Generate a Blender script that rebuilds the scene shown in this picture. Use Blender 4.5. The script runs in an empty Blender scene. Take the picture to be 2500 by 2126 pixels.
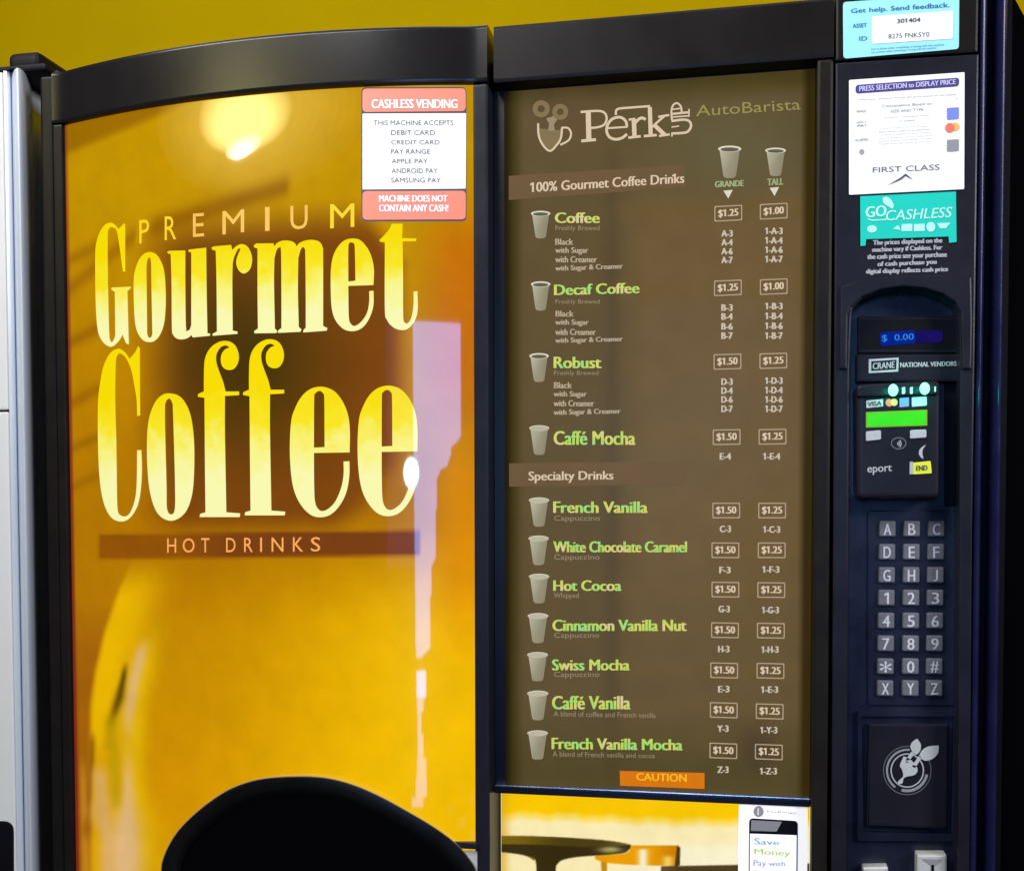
import bpy, bmesh, math, random
from mathutils import Matrix, Vector
from mathutils.geometry import tessellate_polygon

random.seed(7)
S = bpy.context.scene
C = S.collection

# ------------------------------------------------------------------ camera, world, light, exposure
CAM = Vector((0.2450764, -1.16, 1.3280832))
R = Matrix(((0.98147664, -0.00533236, 0.19150764),
            (0.19157436, 0.03616213, -0.98081169),
            (-0.00169528, 0.99933171, 0.03651383)))
F, PX, PY = 2800.0, 1250.0, 1367.9635          # focal length and principal point, in photo pixels (2500 wide)
cam_data = bpy.data.cameras.new('camera')
cam = bpy.data.objects.new('camera', cam_data)
C.objects.link(cam)
cam.matrix_world = Matrix.Translation(CAM) @ R.to_4x4()
cam_data.sensor_width = 36.0
cam_data.lens = F / 2500.0 * 36.0
cam_data.shift_y = (PY - 1063.0) / 2500.0
cam_data.clip_start = 0.02
cam_data.clip_end = 60.0
S.camera = cam

world = bpy.data.worlds.new('World')
S.world = world
world.use_nodes = True
world.node_tree.nodes['Background'].inputs['Color'].default_value = (0.55, 0.62, 1.0, 1)
world.node_tree.nodes['Background'].inputs['Strength'].default_value = 0.018
S.view_settings.view_transform = 'Standard'
S.view_settings.look = 'None'
S.view_settings.exposure = 0.0
S.view_settings.gamma = 1.0
S.view_settings.use_curve_mapping = False
S.cycles.use_denoising = True
S.cycles.max_bounces = 6


def area(name, loc, aim, sx, sy, radiance, color, shape='RECTANGLE'):
    """An area lamp whose surface has the given radiance."""
    d = bpy.data.lights.new(name, 'AREA')
    d.shape = shape
    d.size, d.size_y = sx, sy
    a = sx * sy * (math.pi / 4 if shape == 'ELLIPSE' else 1.0)
    d.energy = radiance * math.pi * a
    d.color = color
    o = bpy.data.objects.new(name, d)
    C.objects.link(o)
    o.location = loc
    v = Vector(aim) - Vector(loc)
    o.rotation_euler = v.to_track_quat('-Z', 'Y').to_euler()
    return o


# added soft white key above and in front of the machines, a little to the left
area('key_light', (-0.75, -1.05, 2.64), (-0.1, 0.0, 1.35), 1.2, 0.34, 26.0, (1.0, 0.985, 0.99))
area('right_fill_light', (2.3, -1.7, 2.3), (0.0, 0.0, 1.3), 0.8, 0.6, 40.0, (0.97, 0.97, 1.0))  # added fill from the right, kept out of the mirrored view
# added fill over the machines, brightening the wall
area('wall_fill_light', (-0.3, -0.35, 2.75), (0.0, 0.82, 1.7), 1.6, 0.2, 7.5, (1.0, 0.97, 0.9))
# warm round ceiling lamp mirrored in the curved panel, its bright bulb and the lit ceiling around it
for i in range(9):
    area('ceiling_lamp', (-1.62, -2.27, 2.61 + 0.003 * i), (-1.62, -2.27, 0.0), 0.54 + 0.055 * i, 0.40 + 0.042 * i, 1.8, (1.0, 0.95, 0.36), 'ELLIPSE')
for i in range(4):
    area('ceiling_lamp_bulb', (-1.80 + 0.02 * i, -2.50 + 0.015 * i, 2.595 + 0.003 * i), (-1.80 + 0.02 * i, -2.50 + 0.015 * i, 0.0), 0.16 + 0.09 * i, 0.06 + 0.045 * i, 7.0, (1.0, 1.0, 0.85), 'ELLIPSE')
for i in range(9):
    area('ceiling_lamp_glow', (-1.62, -2.30 - 0.02 * i, 2.65 + 0.004 * i), (-1.62, -2.30 - 0.02 * i, 0.0), 1.0 + 0.16 * i, 0.74 + 0.13 * i, 0.50 - 0.03 * i, (1.0, 0.80, 0.20), 'ELLIPSE')
# bluish daylight through a doorway behind the photographer, the silhouette before it cut into the lamp strips' shape
EDGE = [(785, 1124), (1060, 1124), (1072, 1116), (1086, 1102), (1110, 1097), (1133, 1090), (1143, 1074), (1160, 1067), (1240, 1062), (1340, 1061), (1356, 1062), (1376, 1052), (1450, 1049), (1580, 1045), (1592, 1034), (1602, 1023)]
STRIPS = [(785, 1060, 1008, 1124, 9.6, 0)]
for (va, ua), (vb, ub) in zip(EDGE[1:], EDGE[2:]):
    m = max(1, min(4, round(abs(ub - ua) / 4)))
    STRIPS += [(va + (vb - va) * q / m, va + (vb - va) * (q + 1) / m, 1008 + (va - 1000) / 140, ua + (ub - ua) * (q + 0.5) / m, 9.6, 0) for q in range(m)]
for (v0, v1, u0, u1, L, c) in STRIPS + [(1634, 1700, 1013, 1036, 16.0, 0), (1700, 1735, 1014, 1030, 8.0, 1), (1735, 1790, 1015, 1024, 7.0, 1), (1790, 1850, 1015, 1029, 6.5, 1),
                                        (1850, 1900, 1013, 1036, 6.0, 1), (1900, 1945, 1010, 1037, 6.0, 1), (1945, 1970, 1000, 1028, 5.0, 1), (785, 1380, 942, 1008, 0.35, 2)]:
    x0, x1 = -0.067 + 0.00376 * (u0 - 1007), -0.067 + 0.00376 * (u1 - 1007)
    z1, z0 = 1.972 - 0.001349 * (v0 - 785), 1.972 - 0.001349 * (v1 - 785)
    area('doorway_light', ((x0 + x1) / 2, -2.6, (z0 + z1) / 2), ((x0 + x1) / 2, 0, (z0 + z1) / 2), x1 - x0, z1 - z0, L, ((0.19, 0.40, 1.0), (0.30, 0.45, 1.0), (0.45, 0.1, 1.0))[c])
area('phone_flash_light', (-0.085, -2.58, 1.478), (-0.085, 0, 1.478), 0.14, 0.10, 34.0, (0.55, 0.95, 1.0), 'ELLIPSE')


# ------------------------------------------------------------------ from photo measurements to the place
def ray(u, v):
    return R @ Vector(((u - PX) / F, -(v - PY) / F, -1.0))


def at(u, v, Y=0.0):
    """The point of the upright plane y = Y seen at photo pixel (u, v)."""
    d = ray(u, v)
    return CAM + d * ((Y - CAM.y) / d.y)


XR, LP = -0.0205, 0.475                          # right end and width of the bowed door


def bow(x):
    s = (XR - x) / LP
    return -0.102 * s + 0.128 * s * s


def bow_normal(x):
    s = (XR - x) / LP
    return Vector((-(-0.102 + 0.256 * s) / LP, -1.0, 0.0)).normalized()


def plane(Y):
    return lambda u, v: at(u, v, Y)


def bowed(off):
    def f(u, v):
        Y = 0.0
        for _ in range(12):
            p = at(u, v, Y)
            Y = bow(p.x) - off
        return at(u, v, Y)
    return f


def zoomed(ox, oy, s, pts):
    """Traced points from an enlargement back to photo pixels, keeping corner flags."""
    return [(ox + p[0] / s, oy + p[1] / s) + tuple(p[2:]) for p in pts]


def smooth(pts, n=5):
    """Closed outline: Catmull-Rom through plain points, sharp at points flagged 'c'."""
    out, N = [], len(pts)
    for i in range(N):
        a, b = pts[i], pts[(i + 1) % N]
        p0, p3 = pts[i - 1], pts[(i + 2) % N]
        ca, cb = len(a) > 2, len(b) > 2
        if ca and cb:
            out.append((a[0], a[1]))
            continue
        m1 = ((b[0] - a[0]), (b[1] - a[1])) if ca else ((b[0] - p0[0]) / 2, (b[1] - p0[1]) / 2)
        m2 = ((b[0] - a[0]), (b[1] - a[1])) if cb else ((p3[0] - a[0]) / 2, (p3[1] - a[1]) / 2)
        for k in range(n):
            t = k / n
            h1 = 2 * t**3 - 3 * t**2 + 1
            h2 = t**3 - 2 * t**2 + t
            h3 = -2 * t**3 + 3 * t**2
            h4 = t**3 - t**2
            out.append(tuple(h1 * a[j] + h2 * m1[j] + h3 * b[j] + h4 * m2[j] for j in (0, 1)))
    return out


def quad_pts(tl, tr, br, bl, r=0.0, n=5):
    """Four corners in photo pixels, optionally rounded by r."""
    P = [tl, tr, br, bl]
    if r <= 0:
        return P
    out = []
    for i in range(4):
        p, a, b = Vector(P[i]), Vector(P[i - 1]), Vector(P[(i + 1) % 4])
        da, db = (a - p).normalized(), (b - p).normalized()
        s, e = p + da * r, p + db * r
        for k in range(n + 1):
            t = k / n
            q = s * (1 - t)**2 + p * (2 * t * (1 - t)) + e * t**2
            out.append((q.x, q.y))
    return out


def rect(u0, v0, u1, v1, r=0.0):
    return quad_pts((u0, v0), (u1, v0), (u1, v1), (u0, v1), r)


def ellipse(u, v, ru, rv, n=28, a0=0.0, a1=2 * math.pi):
    return [(u + ru * math.cos(a0 + (a1 - a0) * k / n), v + rv * math.sin(a0 + (a1 - a0) * k / n)) for k in range(n)]


def stroke(pts, w):
    """Outline of a line of width w along pts (photo pixels)."""
    L, Rr = [], []
    for i, p in enumerate(pts):
        a = Vector(pts[max(i - 1, 0)][:2])
        b = Vector(pts[min(i + 1, len(pts) - 1)][:2])
        d = (b - a).normalized()
        nrm = Vector((-d.y, d.x)) * w / 2
        L.append((p[0] + nrm.x, p[1] + nrm.y))
        Rr.append((p[0] - nrm.x, p[1] - nrm.y))
    return L + Rr[::-1]


def curve_pts(pts, n=5):
    q = [(p[0], p[1]) for p in pts]
    out = []
    for i in range(len(q) - 1):
        p0, a, b, p3 = q[max(i - 1, 0)], q[i], q[i + 1], q[min(i + 2, len(q) - 1)]
        for k in range(n):
            t = k / n
            out.append(tuple(0.5 * (2 * a[j] + (b[j] - p0[j]) * t + (2 * p0[j] - 5 * a[j] + 4 * b[j] - p3[j]) * t * t
                                    + (3 * a[j] - p0[j] - 3 * b[j] + p3[j]) * t**3) for j in (0, 1)))
    out.append(q[-1])
    return out


# ------------------------------------------------------------------ mesh building
_text_cache = {}


def text_shape(s, bold):
    key = (s, bold)
    if key not in _text_cache:
        cu = bpy.data.curves.new('lettering_source', 'FONT')
        cu.body = s
        cu.resolution_u = 3
        cu.offset = bold
        ob = bpy.data.objects.new('lettering_source', cu)
        me = bpy.data.meshes.new_from_object(ob)
        vs = [(v.co.x, v.co.y) for v in me.vertices]
        fs = [tuple(p.vertices) for p in me.polygons]
        bpy.data.objects.remove(ob)
        bpy.data.curves.remove(cu)
        bpy.data.meshes.remove(me)
        if '1' in s and not any(c in s for c in 'Il'):
            group = list(range(len(vs)))             # the font's 1 is a bare bar: give it its flag
            for f in fs:
                lo = min(group[i] for i in f)
                old = {group[i] for i in f}
                group = [lo if g in old else g for g in group]
            for g in sorted(set(group)):
                pts = [vs[i] for i in range(len(group)) if group[i] == g]
                xl, xr, yb, yt = min(q[0] for q in pts), max(q[0] for q in pts), min(q[1] for q in pts), max(q[1] for q in pts)
                bar = all(min(abs(q[0] - xl), abs(q[0] - xr)) < 0.01 and min(abs(q[1] - yb), abs(q[1] - yt)) < 0.01 for q in pts)
                if bar and yt - yb > 0.5 and xr - xl < 0.2:
                    b0 = len(vs)
                    vs += [(xl, yt), (xl - 0.15, yt - 0.11), (xl - 0.15, yt - 0.20), (xl, yt - 0.12)]
                    fs.append((b0, b0 + 1, b0 + 2, b0 + 3))
        x0, x1 = min(v[0] for v in vs), max(v[0] for v in vs)
        y0, y1 = min(v[1] for v in vs), max(v[1] for v in vs)
        vs = [((x - x0) / max(x1 - x0, 1e-6), (y - y0) / max(y1 - y0, 1e-6)) for x, y in vs]
        _text_cache[key] = (vs, fs)
    return _text_cache[key]


class Shape:
    """Collects faces with materials; link() makes ONE mesh object of them."""

    def __init__(self):
        self.v, self.f, self.m, self.mats, self.nrm, self.sm = [], [], [], [], {}, []
        self.ink = {}

    def mat(self, m):
        if m not in self.mats:
            self.mats.append(m)
        return self.mats.index(m)

    def add(self, vs, fs, m, smooth_faces=False):
        k, b = self.mat(m), len(self.v)
        self.v += [tuple(p) for p in vs]
        self.f += [tuple(i + b for i in f) for f in fs]
        self.m += [k] * len(fs)
        self.sm += [smooth_faces] * len(fs)
        return b

    def bm(self, bm, m, smooth_faces=False):
        bm.verts.index_update()
        self.add([v.co.copy() for v in bm.verts], [[v.index for v in f.verts] for f in bm.faces], m, smooth_faces)
        bm.free()

    def box(self, x0, x1, y0, y1, z0, z1, m, bev=0.0, seg=2):
        bm = bmesh.new()
        bmesh.ops.create_cube(bm, size=1.0)
        for v in bm.verts:
            v.co = Vector(((x0 + x1) / 2 + v.co.x * (x1 - x0), (y0 + y1) / 2 + v.co.y * (y1 - y0), (z0 + z1) / 2 + v.co.z * (z1 - z0)))
        if bev:
            bmesh.ops.bevel(bm, geom=list(bm.edges), offset=bev, segments=seg, affect='EDGES', profile=0.6)
        self.bm(bm, m)

    def prism(self, pts, Y, depth, m, bev=0.0, seg=2, front=None):
        """Solid whose front outline, at y = Y, is pts (photo pixels); it goes back by depth."""
        bm = bmesh.new()
        co = [at(u, v, Y) for u, v in pts]
        fr = [bm.verts.new(c) for c in co]
        bk = [bm.verts.new((c.x, c.y + depth, c.z)) for c in co]
        n = len(co)
        f0 = bm.faces.new(fr)
        bm.faces.new(bk[::-1])
        for i in range(n):
            bm.faces.new((fr[i], bk[i], bk[(i + 1) % n], fr[(i + 1) % n]))
        bmesh.ops.recalc_face_normals(bm, faces=list(bm.faces))
        if bev:
            bmesh.ops.bevel(bm, geom=[e for e in f0.edges], offset=bev, segments=seg, affect='EDGES', profile=0.6)
        bmesh.ops.triangulate(bm, faces=[f for f in bm.faces if len(f.verts) > 4])
        self.bm(bm, m)

    def sweep(self, prof, path, m, smooth_faces=True, caps=True):
        """Skin between copies of a profile: prof(p) gives the world points at path step p."""
        rows = [prof(p) for p in path]
        n = len(rows[0])
        vs = [p for r in rows for p in r]
        fs = [(i * n + j, i * n + (j + 1) % n, (i + 1) * n + (j + 1) % n, (i + 1) * n + j)
              for i in range(len(rows) - 1) for j in range(n)]
        if caps:
            fs += [tuple(range(n))[::-1], tuple((len(rows) - 1) * n + j for j in range(n))]
        self.add(vs, fs, m, smooth_faces)

    def flat(self, loops, surf, m, normal=None, slices=0, ink=None):
        """Printed area: outline and holes in photo pixels, laid on a surface."""
        if not isinstance(loops[0][0], (tuple, list)):
            loops = [loops]
        if slices:
            for k in range(slices):
                us = [p[0] for p in loops[0]]
                a, b = min(us) + (max(us) - min(us)) * k / slices, min(us) + (max(us) - min(us)) * (k + 1) / slices
                L = [(p[0], p[1]) for p in loops[0]]
                for lim, sgn in ((a, 1), (b, -1)):
                    out = []
                    for i, p in enumerate(L):
                        q = L[(i + 1) % len(L)]
                        ip, iq = (p[0] - lim) * sgn >= 0, (q[0] - lim) * sgn >= 0
                        if ip:
                            out.append(p)
                        if ip != iq:
                            t = (lim - p[0]) / (q[0] - p[0])
                            out.append((lim, p[1] + (q[1] - p[1]) * t))
                    L = out
                if len(L) > 2:
                    self.flat([L], surf, m, normal)
            return
        vv = [[Vector((p[0], p[1], 0)) for p in L] for L in loops]
        tri = tessellate_polygon(vv)
        pts = [p for L in loops for p in L]
        co = [surf(p[0], p[1]) for p in pts]
        fs = []
        for t in tri:
            a, b, c = (co[i] for i in t)
            fs.append(tuple(t) if (b - a).cross(c - a).y < 0 else tuple(t)[::-1])
        b0 = self.add(co, fs, m, normal is not None)
        if ink:
            for i, q in enumerate(pts):
                self.ink[b0 + i] = lin(ink(q[0], q[1]))
        if normal:
            for i, c in enumerate(co):
                self.nrm[b0 + i] = normal(c.x)

    def text(self, s, box, surf, m, bold=0.0, normal=None):
        """Lettering fitted into four photo-pixel corners (or u0, v0, u1, v1)."""
        if len(box) == 4 and not isinstance(box[0], (tuple, list)):
            u0, v0, u1, v1 = box
            box = ((u0, v0), (u1, v0), (u1, v1), (u0, v1))
        tl, tr, br, bl = box
        vs, fs = text_shape(s, 0.0)
        co = []
        strikes = ((0, 0),) if not bold else ((-bold * 45, 0.0), (bold * 45, 0.00005))
        for du, dy in strikes[1:]:
            self._text(vs, fs, tl, tr, br, bl, surf, m, normal, du, dy)
        self._text(vs, fs, tl, tr, br, bl, surf, m, normal, *strikes[0])

    def _text(self, vs, fs, tl, tr, br, bl, surf, m, normal, du, dy):
        co = []
        for x, y in vs:
            t = (tl[0] * (1 - x) + tr[0] * x, tl[1] * (1 - x) + tr[1] * x)
            b = (bl[0] * (1 - x) + br[0] * x, bl[1] * (1 - x) + br[1] * x)
            q = surf(b[0] * (1 - y) + t[0] * y + du, b[1] * (1 - y) + t[1] * y)
            co.append(Vector((q.x, q.y - dy, q.z)))
        b0 = self.add(co, fs, m, normal is not None)
        if normal:
            for i, c in enumerate(co):
                self.nrm[b0 + i] = normal(c.x)

    def link(self, name, parent=None, org=None, bevel_angle=None):
        me = bpy.data.meshes.new(name)
        o0 = org if org is not None else (ORG[parent.name] if parent else Vector((0, 0, 0)))
        me.from_pydata([(p[0] - o0.x, p[1] - o0.y, p[2] - o0.z) for p in self.v], [], self.f)
        for m in self.mats:
            me.materials.append(m)
        me.polygons.foreach_set('material_index', self.m)
        me.polygons.foreach_set('use_smooth', self.sm)
        me.update()
        if self.nrm:
            nn = [self.nrm.get(i, Vector((0, 0, 0))) for i in range(len(self.v))]
            me.normals_split_custom_set_from_vertices([tuple(n) for n in nn])
        elif any(self.sm):
            me.set_sharp_from_angle(angle=math.radians(40))
        if self.ink:
            a = me.attributes.new('ink', 'FLOAT_COLOR', 'POINT')
            a.data.foreach_set('color', [x for i in range(len(self.v)) for x in (*self.ink.get(i, (0.3, 0.3, 0.25)), 1.0)])
        o = bpy.data.objects.new(name, me)
        C.objects.link(o)
        if parent:
            o.parent = parent
            o.location = o0 - ORG[parent.name]
        else:
            o.location = o0
        ORG[o.name] = o0
        return o


ORG = {}


def thing(name, loc, label, cat):
    o = bpy.data.objects.new(name, None)
    o.empty_display_size = 0.1
    C.objects.link(o)
    o.location = loc
    o['label'] = label
    o['category'] = cat
    ORG[o.name] = Vector(loc)
    return o


# ------------------------------------------------------------------ materials
def lin(c):
    return tuple((x / 255 / 12.92) if x / 255 <= 0.04045 else ((x / 255 + 0.055) / 1.055)**2.4 for x in c[:3])


def pmat(name, col, rough=0.5, metal=0.0, noise=0.0, nscale=60.0, bump=0.0, ior=1.5, coat=0.0, em=None, emk=0.0, coat_rough=0.03, rvar=0.0, stretch=None):
    m = bpy.data.materials.new(name)
    m.use_nodes = True
    nt = m.node_tree
    b = nt.nodes['Principled BSDF']
    b.inputs['Base Color'].default_value = (*col, 1)
    b.inputs['Roughness'].default_value = rough
    b.inputs['Metallic'].default_value = metal
    b.inputs['IOR'].default_value = ior
    if coat:
        b.inputs['Coat Weight'].default_value = coat
        b.inputs['Coat Roughness'].default_value = coat_rough
        b.inputs['Coat IOR'].default_value = 1.6
    if em is not None:
        b.inputs['Emission Color'].default_value = (*em, 1)
        b.inputs['Emission Strength'].default_value = emk
    if noise or bump or rvar:
        tc = nt.nodes.new('ShaderNodeTexCoord')
        n = nt.nodes.new('ShaderNodeTexNoise')
        n.inputs['Scale'].default_value = nscale
        n.inputs['Detail'].default_value = 5.0
        if stretch:
            mp = nt.nodes.new('ShaderNodeMapping')
            mp.inputs['Scale'].default_value = stretch
            nt.links.new(tc.outputs['Object'], mp.inputs['Vector'])
            nt.links.new(mp.outputs['Vector'], n.inputs['Vector'])
        else:
            nt.links.new(tc.outputs['Object'], n.inputs['Vector'])
        if noise:
            for src, dst in (('Base Color', col), ('Emission Color', em)):
                if dst is None:
                    continue
                mx = nt.nodes.new('ShaderNodeMix')
                mx.data_type = 'RGBA'
                mx.inputs['A'].default_value = (*[c * (1 - noise) for c in dst], 1)
                mx.inputs['B'].default_value = (*[c * (1 + noise) for c in dst], 1)
                nt.links.new(n.outputs['Fac'], mx.inputs['Factor'])
                nt.links.new(mx.outputs['Result'], b.inputs[src])
        if rvar:
            mr = nt.nodes.new('ShaderNodeMapRange')
            mr.inputs['From Min'].default_value = 0.3
            mr.inputs['From Max'].default_value = 0.7
            mr.inputs['To Min'].default_value = max(rough - rvar, 0.02)
            mr.inputs['To Max'].default_value = rough + rvar
            nt.links.new(n.outputs['Fac'], mr.inputs['Value'])
            nt.links.new(mr.outputs['Result'], b.inputs['Roughness'])
        if bump:
            n2 = nt.nodes.new('ShaderNodeTexNoise')
            n2.inputs['Scale'].default_value = 900.0
            n2.inputs['Detail'].default_value = 2.0
            nt.links.new(tc.outputs['Object'], n2.inputs['Vector'])
            bp = nt.nodes.new('ShaderNodeBump')
            bp.inputs['Strength'].default_value = bump
            bp.inputs['Distance'].default_value = 0.001
            nt.links.new(n2.outputs['Fac'], bp.inputs['Height'])
            nt.links.new(bp.outputs['Normal'], b.inputs['Normal'])
    return m


def lit(name, rgb, k=1.0, base=0.12, rough=0.3, coat=0.0, noise=0.0, nscale=60.0):
    """Backlit print: the ink's own colour, glowing from the tubes behind it."""
    c = lin(rgb)
    return pmat(name, tuple(x * base for x in c), rough, em=c, emk=k, coat=coat, noise=noise, nscale=nscale, ior=1.5 if coat else 1.12)


M = {}
M['wall'] = pmat('wall_paint', (0.345, 0.232, 0.0), 0.8, noise=0.08, nscale=7, bump=0.15, ior=1.08)
M['black'] = pmat('black_plastic', (0.0085, 0.0074, 0.0070), 0.34, ior=1.22, noise=0.35, nscale=25, bump=0.12, rvar=0.03)
M['gray'] = pmat('charcoal_plastic', (0.0115, 0.0115, 0.0185), 0.34, ior=1.26, noise=0.25, nscale=30, bump=0.12, rvar=0.04)
M['navy'] = pmat('blue_black_plastic', (0.0085, 0.010, 0.024), 0.30, noise=0.3, nscale=25, bump=0.06, rvar=0.08)
M['header'] = pmat('header_plastic', (0.0085, 0.0076, 0.0082), 0.22, ior=1.33, noise=0.3, nscale=25, bump=0.03)
M['frame'] = pmat('brown_black_plastic', (0.012, 0.010, 0.008), 0.4, ior=1.22, noise=0.35, nscale=25, bump=0.1, rvar=0.08)
M['ridge'] = pmat('blue_trim_plastic', (0.010, 0.011, 0.050), 0.26, noise=0.3, nscale=25, rvar=0.08)
M['rim_highlight'] = pmat('hood_rim_highlight', (0.16, 0.16, 0.16), 0.3, noise=0.2, nscale=40)  # lighter strip painting a highlight along the hood's upper edge
M['deep'] = pmat('dark_recess_plastic', (0.004, 0.004, 0.006), 0.5, ior=1.2, noise=0.3, nscale=40, bump=0.1)
M['void'] = pmat('matt_black', (0.0006, 0.0006, 0.0012), 0.8, bump=0.1, ior=1.1)
M['hood'] = pmat('hood_plastic', (0.004, 0.004, 0.0045), 0.34, ior=1.35, noise=0.3, nscale=30, bump=0.06, rvar=0.08)
M['chrome'] = pmat('chrome', (0.80, 0.80, 0.84), 0.24, 1.0, rvar=0.06, nscale=40)
M['steel'] = pmat('brushed_silver', (0.60, 0.65, 0.74), 0.34, 0.35, noise=0.08, nscale=90, rvar=0.1, stretch=(1, 1, 0.03))
M['cream_panel'] = pmat('pale_enamel', (0.56, 0.57, 0.58), 0.35, noise=0.05, nscale=10)
M['white'] = pmat('white_paper', (0.86, 0.86, 0.88), 0.5, noise=0.03, nscale=40)
M['ink'] = pmat('grey_ink', (0.12, 0.12, 0.14), 0.6, noise=0.3, nscale=300)
M['pale_ink'] = pmat('pale_grey_ink', (0.30, 0.30, 0.33), 0.6)
M['dark_ink'] = pmat('dark_ink', (0.05, 0.05, 0.07), 0.6, noise=0.3, nscale=300)
M['red'] = pmat('salmon_red_print', (0.80, 0.22, 0.15), 0.45, noise=0.06, nscale=40)
M['cyan'] = pmat('cyan_print', (0.30, 0.72, 0.80), 0.45, noise=0.05, nscale=40)
M['blue_ink'] = pmat('blue_ink', (0.02, 0.13, 0.38), 0.5)
M['purple'] = pmat('violet_print', (0.05, 0.035, 0.20), 0.5)
M['lilac'] = pmat('lilac_print', (0.50, 0.48, 0.80), 0.5)
M['sq_blue'] = pmat('blue_print', (0.16, 0.22, 0.66), 0.5)
M['orange'] = pmat('orange_print', (0.75, 0.16, 0.08), 0.5)
M['amber'] = pmat('amber_print', (0.78, 0.42, 0.12), 0.5)
M['sq_gray'] = pmat('grey_print', (0.25, 0.25, 0.28), 0.5)
M['teal'] = pmat('teal_print', (0.0, 0.55, 0.44), 0.4, noise=0.05, nscale=40)
M['mint'] = pmat('mint_print', (0.42, 0.82, 0.74), 0.5)
M['silver_ink'] = pmat('silver_ink', (0.42, 0.42, 0.47), 0.5, noise=0.2, nscale=400)
M['key'] = pmat('rubber_key', (0.115, 0.12, 0.14), 0.5, noise=0.2, nscale=60, bump=0.1)
M['key_ink'] = pmat('key_legend', (0.55, 0.55, 0.62), 0.45, noise=0.25, nscale=500)
M['yellow_label'] = pmat('yellow_label', (0.72, 0.75, 0.02), 0.5)
M['slot_metal'] = pmat('pale_metal', (0.62, 0.62, 0.60), 0.35, 0.3, rvar=0.1, nscale=40)
M['emblem'] = pmat('silver_emblem', (0.55, 0.56, 0.57), 0.4, 0.2, noise=0.1, nscale=80)
M['led'] = pmat('green_led', (0.1, 0.5, 0.4), 0.3, em=(0.28, 1.0, 0.72), emk=1.7)
M['led_glow'] = pmat('green_lens', (0.0, 0.08, 0.06), 0.3, em=(0.0, 0.30, 0.20), emk=0.5)
M['lcd'] = pmat('green_screen', (0.02, 0.12, 0.0), 0.3, em=lin((40, 215, 5)), emk=0.95, noise=0.12, nscale=60)
M['lcd_rim'] = pmat('green_screen_rim', (0.02, 0.12, 0.0), 0.3, em=lin((125, 160, 10)), emk=0.9)
M['vfd'] = pmat('blue_display_glow', (0, 0, 0.02), 0.3, ior=1.08, em=lin((6, 40, 150)), emk=0.8, noise=0.25, nscale=90)
M['vfd_dim'] = pmat('blue_display_dim', (0, 0, 0.02), 0.3, ior=1.08, em=lin((30, 20, 100)), emk=0.7, noise=0.25, nscale=90)
M['vfd_text'] = pmat('blue_display_text', (0, 0.02, 0.05), 0.3, ior=1.08, em=lin((60, 130, 215)), emk=0.9)
# backlit menu
M['menu'] = pmat('menu_film', (0.016, 0.012, 0.007), 0.35, em=lin((88, 76, 48)), emk=0.92, noise=0.16, nscale=9, ior=1.12)
M['menu_band'] = lit('menu_band_print', (106, 84, 58), 0.92, noise=0.12, nscale=25)
M['menu_row'] = lit('menu_row_print', (96, 79, 49), 0.92, noise=0.12, nscale=20)
M['menu_edge'] = pmat('menu_border_print', (0.012, 0.010, 0.008), 0.3, em=lin((36, 28, 12)), emk=0.6, noise=0.4, nscale=30)
M['menu_black'] = pmat('menu_black_border', (0.003, 0.003, 0.008), 0.3, noise=0.3, nscale=30)
M['m_cream'] = lit('menu_cream_text', (206, 186, 160))
M['m_soft'] = lit('menu_soft_text', (172, 158, 134))
M['m_dim'] = lit('menu_dim_text', (146, 130, 104))
M['m_faint'] = lit('menu_faint_text', (142, 134, 76))
M['m_size'] = lit('menu_size_text', (150, 168, 118))
M['m_glow'] = lit('menu_glow_print', (124, 106, 74))
M['m_code'] = lit('menu_code_text', (198, 186, 170))
M['m_cup'] = lit('menu_cup_print', (176, 172, 150), noise=0.12, nscale=60)
M['m_rim'] = lit('menu_cup_rim_print', (206, 202, 180))
M['m_cupdark'] = lit('menu_cup_inside_print', (92, 88, 72))
M['m_frame'] = lit('menu_price_frame', (168, 150, 126))


def green_text():
    """Printed drink names: cream lime and mint patches run through the letters."""
    m = lit('menu_name_text', (190, 205, 110))
    nt = m.node_tree
    b = nt.nodes['Principled BSDF']
    tc = nt.nodes.new('ShaderNodeTexCoord')
    n = nt.nodes.new('ShaderNodeTexNoise')
    n.inputs['Scale'].default_value = 75.0
    n.inputs['Detail'].default_value = 1.0
    r = nt.nodes.new('ShaderNodeValToRGB')
    r.color_ramp.interpolation = 'LINEAR'
    els = r.color_ramp.elements
    els[0].position, els[0].color = 0.30, (*lin((205, 192, 140)), 1)
    els[1].position, els[1].color = 0.70, (*lin((142, 208, 124)), 1)
    e = els.new(0.46)
    e.color = (*lin((196, 200, 92)), 1)
    e = els.new(0.56)
    e.color = (*lin((160, 205, 85)), 1)
    nt.links.new(tc.outputs['Object'], n.inputs['Vector'])
    nt.links.new(n.outputs['Fac'], r.inputs['Fac'])
    nt.links.new(r.outputs['Color'], b.inputs['Emission Color'])
    return m


M['m_name'] = green_text()
M['caution'] = lit('caution_orange', (214, 118, 14), 0.9, noise=0.08)
M['caution_ink'] = lit('caution_lettering', (246, 186, 40), 0.95)


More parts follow.
